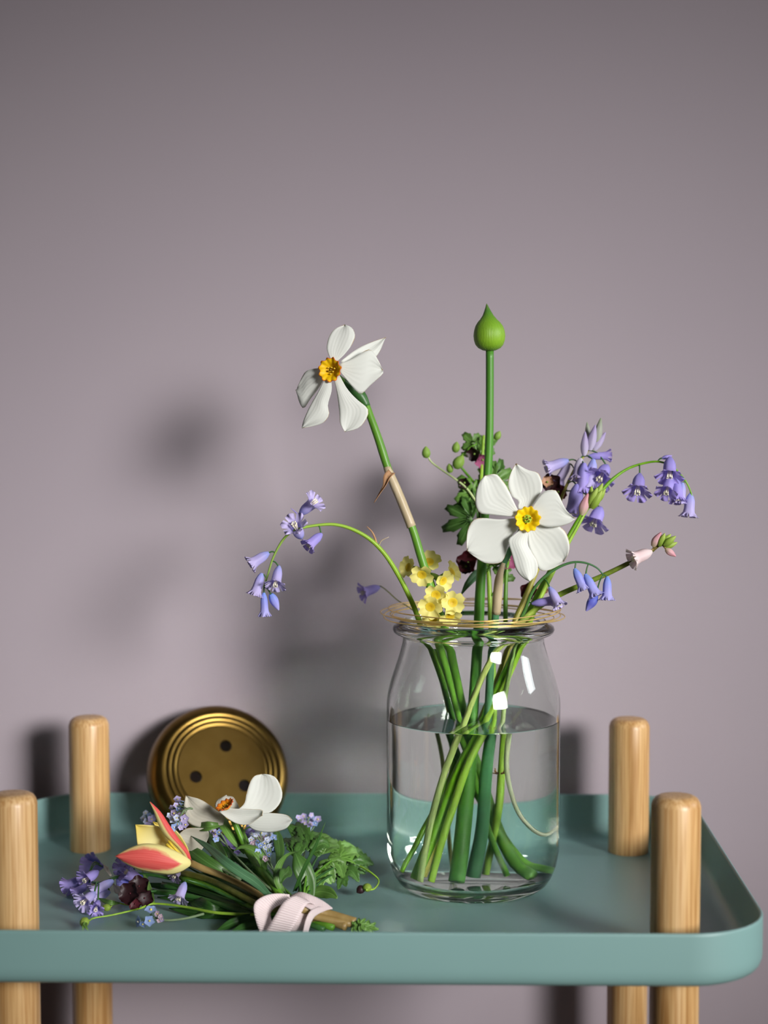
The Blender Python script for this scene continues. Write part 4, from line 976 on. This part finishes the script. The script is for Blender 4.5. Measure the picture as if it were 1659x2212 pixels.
# tendril with a bud
td = thing('tendril', 'thin trailing tendril with a small green seed bud at its end', 'stem', B(560, 1976, .006))
tube('stem', BP((184, 1998, .003), (200, 1984, .004), (240, 1977, .004), (300, 1963, .005), (332, 1952, .006), (400, 1959, .007), (470, 1972, .008), (565, 1976, .008)), RB(1.5, 2, 2.5, 3, 3.5, 3.5), 'stem_lime', td, 6, 40)
b = B(186, 1986, .006); place('bud', BUD, 'bud_green', b, B(172, 2010, .003) - b, (.014, .014, .0085), td)
for (x, y, tx, ty) in [(190, 1988, 178, 2012), (184, 1990, 192, 2012)]:
    leaf('bract', BP((x, y, .006), ((x + tx) / 2 - 3, (y + ty) / 2, .005), (tx, ty, .002)), RB(3, 9, 1), 'leaf_bright', td, 8, .25)
b = B(238, 1962, .006); place('bud', EGG, 'bud_green', b, B(217, 1958, .006) - b, (.005, .005, .0065), td)
tube('side_stem', BP((332, 1952, .006), (280, 1955, .005), (250, 1950, .005), (238, 1960, .006)), RB(2.5, 2, 1.5), 'stem_lime', td, 6, 14)
# bluebells of the bunch
def bunch_bells(label, stem, bells, r=4):
    P3 = BP(*stem); t = thing('bluebell', label, 'flower', P3[-1], None)
    tube('stem', P3, RB(r * .6, r, r, r * 1.2), 'stem_dark', t, 8, 24); path = cr(P3, 40)
    for b in bells:
        base = B(b[0], b[1], b[2]); tip = base + (PY(b[3], b[4], base.y + b[5]) - base)
        if tip.z < 0.003: tip.z = 0.003
        add_bell(t, base, tip, b[6], b[7], b[8] if len(b) > 8 else 1.0, nearest(path, base), 'stem_dark')
bunch_bells('bluebell head with star-faced violet flowers lying on the tray', [(188, 1900, .012), (215, 1908, .014), (262, 1892, .016), (330, 1890, .016), (440, 1918, .012), (560, 1966, .010)],
 [(205, 1928, .014, 176, 1952, -.012, 'open', 'bell_lilac', .9), (212, 1946, .008, 206, 1968, -.010, 'open', 'bell_violet', .8), (212, 1882, .018, 180, 1904, -.010, 'open', 'bell_violet', 1.0), (245, 1902, .016, 198, 1930, -.006, 'bell', 'bell_lilac', .9), (238, 1926, .010, 200, 1944, -.004, 'bell', 'bell_lilac', .9), (178, 1898, .012, 142, 1916, .004, 'bell', 'bell_violet', 1.0), (222, 1872, .012, 185, 1870, .006, 'bell', 'bell_violet', 1.2), (215, 1866, .014, 195, 1858, .008, 'bell', 'bell_indigo', 1.0), (190, 1912, .010, 160, 1930, 0, 'bell', 'bell_violet', .9)])
bunch_bells('bluebell flowers half hidden under the tulip petal', [(290, 1872, .014), (330, 1880, .014), (420, 1908, .012), (560, 1962, .009)],
 [(308, 1906, .012, 270, 1882, -.004, 'bell', 'bell_violet', 1.1), (314, 1898, .014, 262, 1902, .004, 'bell', 'bell_indigo', 1.0), (290, 1878, .014, 258, 1872, .01, 'bell', 'bell_violet', .9)])
bunch_bells('single drooping lilac bluebell flower below the tulip', [(402, 1900, .022), (440, 1912, .018), (500, 1940, .014), (570, 1965, .010)],
 [(400, 1906, .022, 384, 1946, -.008, 'open', 'bell_lilac', .95)], 3)
bunch_bells('white-tipped bluebell peeping out directly under the tulip base', [(405, 1872, .022), (450, 1896, .018), (570, 1955, .012)],
 [(392, 1876, .022, 374, 1896, -.006, 'open', 'bell_pale', .8)], 3)
bunch_bells('violet bluebell flowers tucked below the bunch narcissus', [(520, 1800, .040), (545, 1840, .034), (600, 1910, .022), (632, 1950, .016)],
 [(535, 1780, .042, 552, 1812, -.006, 'bell', 'bell_lilac', 1.2), (482, 1806, .036, 500, 1842, -.008, 'bell', 'bell_violet', 1.3), (560, 1790, .04, 540, 1810, -.004, 'bell', 'bell_violet', 1.0)], 4)
# dark cranesbill flower
dk = thing('cranesbill', 'dark maroon cranesbill flowers in the shade behind the tulip', 'flower', B(540, 1970, .006))
tube('stem', BP((290, 1930, .012), (380, 1926, .010), (540, 1970, .008)), RB(3, 3, 4), 'stem_dark', dk, 6, 20)
for (x, y, z, fx, fz, r, mt_) in [(282, 1930, .016, -.4, .4, 26, 'maroon_dark'), (300, 1915, .018, .1, .8, 24, 'maroon_dark'), (276, 1938, .012, -.3, .2, 16, 'maroon_petal'), (292, 1952, .008, 0, .1, 15, 'maroon_petal'), (312, 1940, .010, .3, .3, 20, 'maroon_dark')]:
    c = B(x, y, z); o = place('flower', ROUND5, mt_, c, (fx, -1, fz), (r * PB, r * PB, r * PB * 2.5), dk, random.random() * 6)
    place('flower_eye', EGG, 'maroon_petal', c, (fx, -1, fz), 4 * PB, o)
# pale papery bits: wilted flower near the bluebells
wf = thing('wilted_flower', 'small wilted pale flower between the bluebell heads', 'flower', B(300, 1925, .01))
leaf('petal', BP((276, 1940, .010), (258, 1925, .012), (246, 1912, .012)), RB(6, 18, 2), 'narcissus_petal_faded', wf, 8, .2)
leaf('petal', BP((240, 1892, .016), (232, 1880, .018), (224, 1868, .018)), RB(4, 10, 2), 'narcissus_petal_faded', wf, 8, .2)
tube('stem', BP((245, 1910, .010), (262, 1928, .008), (300, 1935, .008)), RB(2, 2), 'stem_olive', wf, 6, 8)

# forget-me-nots
FLOW = round_flower_mesh(5, 3); FLOW.name = 'floret'
def forget(label, stem, pts, mats, r0=9, face=Vector((-.1, -1, .35))):
    P3 = BP(*stem); t = thing('forget_me_not', label, 'flower', P3[-1])
    tube('stem', P3, RB(2, 2.5, 3), 'hairy_green', t, 6, 20)
    path = cr(P3, 30)
    for k, p in enumerate(pts):
        c = B(p[0], p[1], p[2]); rr = (p[3] if len(p) > 3 else r0) * PB
        d = (face + Vector((random.uniform(-.6, .6), random.uniform(-.2, .3), random.uniform(-.5, .5)))).normalized() if len(p) < 5 else Vector(p[4])
        o = place('floret', FLOW, mats[k % len(mats)], c, d, rr, t, random.random() * 6)
        place('floret_eye', EGG, 'forget_eye' if k % 3 != 2 else 'stamen_cream', c - d.normalized() * rr * .05, d, rr * .36, o)
        b = c - d.normalized() * rr * .9; a = nearest(path, b)
        v_, f_, u_ = tube_data([c, b, (a + b) / 2 + Vector((0, 0, .0008)), a], [0.0004, 0.0007, 0.0003, 0.0003], 5, 7)
        q = mesh('calyx', v_, f_, 'hairy_green', None, u_); q.parent = o; q.matrix_parent_inverse = o.matrix_world.inverted()
rnd = random.Random(11)
def cluster(cx, cy, rx, ry, z, n, r):
    out_ = []
    for i in range(n):
        a = i * 2.399; q = math.sqrt((i + .5) / n)
        x = cx + rx * q * math.cos(a); y = cy + ry * q * math.sin(a)
        out_.append((x, y, z + rnd.uniform(-.003, .004) + (cy - y) * PB * .5, r * rnd.uniform(.75, 1.15)))
    return out_
forget('forget-me-not sprig with a yellow-eyed flower on the tray near the front rim', [(332, 1982, .006), (360, 1988, .005), (400, 1984, .005), (440, 1974, .006)],
 [(323, 1989, .007, 12, (0, -1, .15)), (326, 1966, .010, 14, (.1, -.35, 1)), (300, 1991, .006, 13, (-1, -.6, .2)), (309, 1996, .005, 9, (-.4, -.7, -.3)), (340, 1974, .009, 7), (347, 1980, .008, 6), (350, 1986, .006, 6), (344, 1988, .005, 6)], ['forget_blue', 'forget_blue', 'forget_blue', 'forget_blue', 'forget_pink', 'forget_pink', 'forget_lilac', 'forget_pink'])
forget('curled forget-me-not head arching in front of the brass disc', [(385, 1775, .058), (395, 1752, .062), (415, 1746, .062), (445, 1760, .056), (475, 1785, .048), (540, 1850, .034), (630, 1952, .016)],
 cluster(386, 1760, 20, 36, .058, 18, 9) , ['forget_lilac', 'forget_pale', 'forget_blue', 'forget_lilac'])
forget('small forget-me-not head beside the upper tulip petal', [(325, 1772, .04), (345, 1790, .038), (400, 1830, .032), (520, 1900, .022)], cluster(323, 1770, 18, 16, .042, 8, 9), ['forget_lilac', 'forget_pale', 'forget_blue'])
forget('large crowded forget-me-not head in the middle of the bunch', [(570, 1830, .034), (585, 1870, .028), (615, 1925, .020), (635, 1955, .014)], cluster(568, 1822, 30, 34, .040, 34, 8), ['forget_pale', 'forget_blue', 'forget_pink', 'forget_pale', 'forget_blue'])
forget('forget-me-not head standing behind the leaves beside the jar', [(662, 1782, .036), (660, 1820, .028), (650, 1900, .02), (640, 1955, .014)], cluster(664, 1774, 24, 17, .04, 14, 9), ['forget_lilac', 'forget_lilac', 'forget_blue'])
forget('tiny forget-me-not head below the narcissus leaves', [(472, 1802, .042), (500, 1840, .036), (560, 1900, .026), (630, 1955, .014)], cluster(470, 1798, 14, 16, .046, 8, 8), ['forget_blue', 'forget_lilac', 'forget_pale'])
# cranesbill foliage at the side towards the jar
cf = thing('cranesbill', 'leafy cranesbill foliage spreading from the bunch towards the jar', 'foliage', B(660, 1950, .008))
def palmate(hub, tips, mat, parent, seed):
    """one leaf of pointed, toothed lobes running from hub to tips: (px, py, z, width px)"""
    rnd_ = random.Random(seed); v, f, uv = [], [], []; h = B(*hub); n = 14
    for tip in tips:
        e = B(*tip[:3]); w = tip[3] * PB; b0 = len(v)
        mid = h.lerp(e, .5) + Vector((rnd_.uniform(-.002, .002), 0, rnd_.uniform(.001, .004)))
        P = cr([h, mid, e], n)
        for i, p in enumerate(P):
            t = (P[min(i + 1, n)] - P[max(i - 1, 0)]).normalized(); k = i / n
            side = t.cross((CAM - p).normalized() + Vector((.25 * rnd_.uniform(-1, 1), 0, .6))).normalized(); nr = side.cross(t)
            ww = w * (0.12 + 0.95 * math.sin(math.pi * min(1, k * .80 + .16)) ** 1.2) * (1 + (.22 if i % 2 else -.12) * (k > .3)) if i < n else w * .02
            for q in range(5):
                x = q / 2 - 1; v.append(p + side * (x * ww / 2) + nr * (ww * .16 * (abs(x) - .4)) - t * (abs(x) * ww * .12)); uv.append((q / 4, k))
        for i in range(n):
            for q in range(4):
                a = b0 + i * 5 + q; f.append((a, a + 1, a + 6, a + 5))
    o = mesh('leaf', v, f, mat, parent, uv); md = o.modifiers.new('thickness', 'SOLIDIFY'); md.thickness = 0.0003; md.offset = 0
    return o
for k, (hub, tips, mt_) in enumerate([
 ((672, 1836, .034), [(622, 1782, .044, 34), (640, 1776, .046, 26), (690, 1800, .040, 30), (712, 1830, .034, 28)], 'leaf_mid'),
 ((690, 1842, .030), [(668, 1800, .038, 24), (712, 1806, .036, 34), (744, 1822, .028, 32), (752, 1846, .022, 26)], 'leaf_fresh'),
 ((728, 1850, .024), [(716, 1818, .030, 26), (768, 1830, .024, 28), (792, 1850, .016, 26), (782, 1870, .012, 24)], 'leaf_bright'),
 ((752, 1858, .018), [(786, 1848, .018, 26), (808, 1868, .012, 30), (798, 1884, .008, 24), (768, 1888, .008, 24)], 'leaf_mid'),
 ((712, 1862, .024), [(740, 1872, .016, 28), (742, 1898, .010, 30), (722, 1908, .010, 28), (700, 1896, .014, 24)], 'leaf_fresh'),
 ((740, 1878, .012), [(790, 1888, .006, 26), (776, 1906, .005, 24), (748, 1916, .005, 26), (730, 1922, .005, 22)], 'leaf_mid'),
 ((690, 1876, .020), [(720, 1888, .014, 28), (716, 1910, .010, 26), (694, 1920, .010, 26)], 'leaf_bright'),
 ((640, 1850, .032), [(612, 1812, .038, 24), (632, 1806, .040, 24), (652, 1818, .038, 22)], 'leaf_mid'),
 ((560, 1888, .020), [(520, 1868, .026, 26), (536, 1856, .028, 24), (512, 1890, .022, 22)], 'leaf_dark'),
 ((520, 1900, .018), [(470, 1888, .020, 24), (480, 1872, .024, 22), (490, 1905, .018, 20)], 'leaf_mid'),
 ((500, 1866, .026), [(455, 1850, .030, 24), (470, 1836, .034, 22), (448, 1866, .028, 20)], 'leaf_dark')]):
    palmate(hub, tips, mt_, cf, k + 20)
    c = B(*hub); a = knot + Vector((.004 * math.cos(k), .004 * math.sin(k), .004)); tube('leaf_stalk', [a, a.lerp(c, .5) + Vector((0, 0, .003)), c], RB(3, 2.5, 2.5), 'stem_dark' if k % 2 else 'stem_green', cf, 6, 10)
tube('side_stem', BP((772, 1868, .014), (800, 1884, .012), (818, 1902, .008), (808, 1920, .007), (790, 1922, .008)), RB(2.5, 2, 2, 2), 'stem_lime', cf, 6, 20)
b = B(800, 1918, .009); place('bud', EGG, 'bud_green', b, B(784, 1916, .008) - b, (.006, .006, .007), cf)
b = B(786, 1916, .008); place('flower', EGG, 'maroon_dark', b, B(776, 1924, .006) - b, (.006, .006, .006), cf)
for (x, y, z) in ((722, 1880, .012), (688, 1892, .014)):
    c = B(x, y, z); place('bud', EGG, 'maroon_dark', c, (.2, -.5, -.3), .008, cf)
# chopped leafy end
ce = thing('leafy_stem_end', 'chopped bright green leafy stem end past the ribbon by the front rim', 'stem', B(770, 2004, .003))
for k, (x, y, z) in enumerate([(762, 2000, .006), (776, 1998, .007), (786, 2004, .005), (796, 2006, .004), (772, 2008, .004)]):
    lobed_leaf('leaf', B(x, y, z), (.7, -.2, .1 + .15 * (k % 3)), (-.2, -1, .7), 22 * PB, 'leaf_bright', ce, 5, k + 60)
tube('stem', BP((640, 1966, .012), (700, 1986, .008), (776, 2004, .004)), RB(5, 5, 4), 'stem_green', ce, 8, 14)

# ------------------------------------------------------------------ ribbon
rb = thing('ribbon', 'pale pink grosgrain ribbon tied round the stems of the bunch', 'ribbon', B(630, 2010, .002))
ky = knot.y
def RP(px, py, d): return PY(px, py, ky + d)
def strip(name, l, r, mat='pink_ribbon', n=24):
    o = sheet(name, [RP(*p) for p in l], [RP(*p) for p in r], mat, rb, n, 6, 0, 0, 0, 0.0005); return o
strip('band', [(664, 1944, -.006), (650, 1938, -.010), (632, 1936, -.014), (612, 1950, -.019), (592, 1982, -.022), (572, 2016, -.0225), (566, 2030, -.0225)],
              [(690, 1962, -.006), (676, 1952, -.010), (664, 1952, -.014), (652, 1970, -.019), (638, 1995, -.022), (622, 2020, -.0225), (614, 2034, -.0225)])
strip('loop', [(625, 1932, -.002), (600, 1930, -.006), (575, 1934, -.010), (554, 1946, -.014), (548, 1962, -.017), (553, 1990, -.0185), (562, 2016, -.019), (566, 2030, -.019)],
              [(632, 1952, -.002), (614, 1952, -.006), (598, 1958, -.008), (588, 1966, -.010), (584, 1976, -.012), (588, 1995, -.015), (594, 2018, -.017), (598, 2032, -.017)])
strip('loop', [(628, 1934, 0), (648, 1927, -.002), (668, 1932, -.004), (690, 1942, -.005), (706, 1952, -.006), (718, 1962, -.007)],
              [(640, 1956, -.010), (658, 1958, -.010), (674, 1966, -.011), (690, 1964, -.010), (704, 1962, -.009), (718, 1964, -.008)])
strip('tail', [(690, 1958, -.009), (672, 1966, -.012), (662, 1982, -.014), (656, 2005, -.016), (652, 2028, -.017)],
              [(718, 1963, -.008), (696, 1970, -.010), (678, 1982, -.011), (668, 2005, -.012), (664, 2030, -.013)])
strip('wrap', [(612, 1940, .004), (606, 1958, -.006), (604, 1985, -.012), (612, 2010, -.010)], [(660, 1940, .008), (666, 1968, -.006), (664, 1995, -.010), (660, 2014, -.008)])
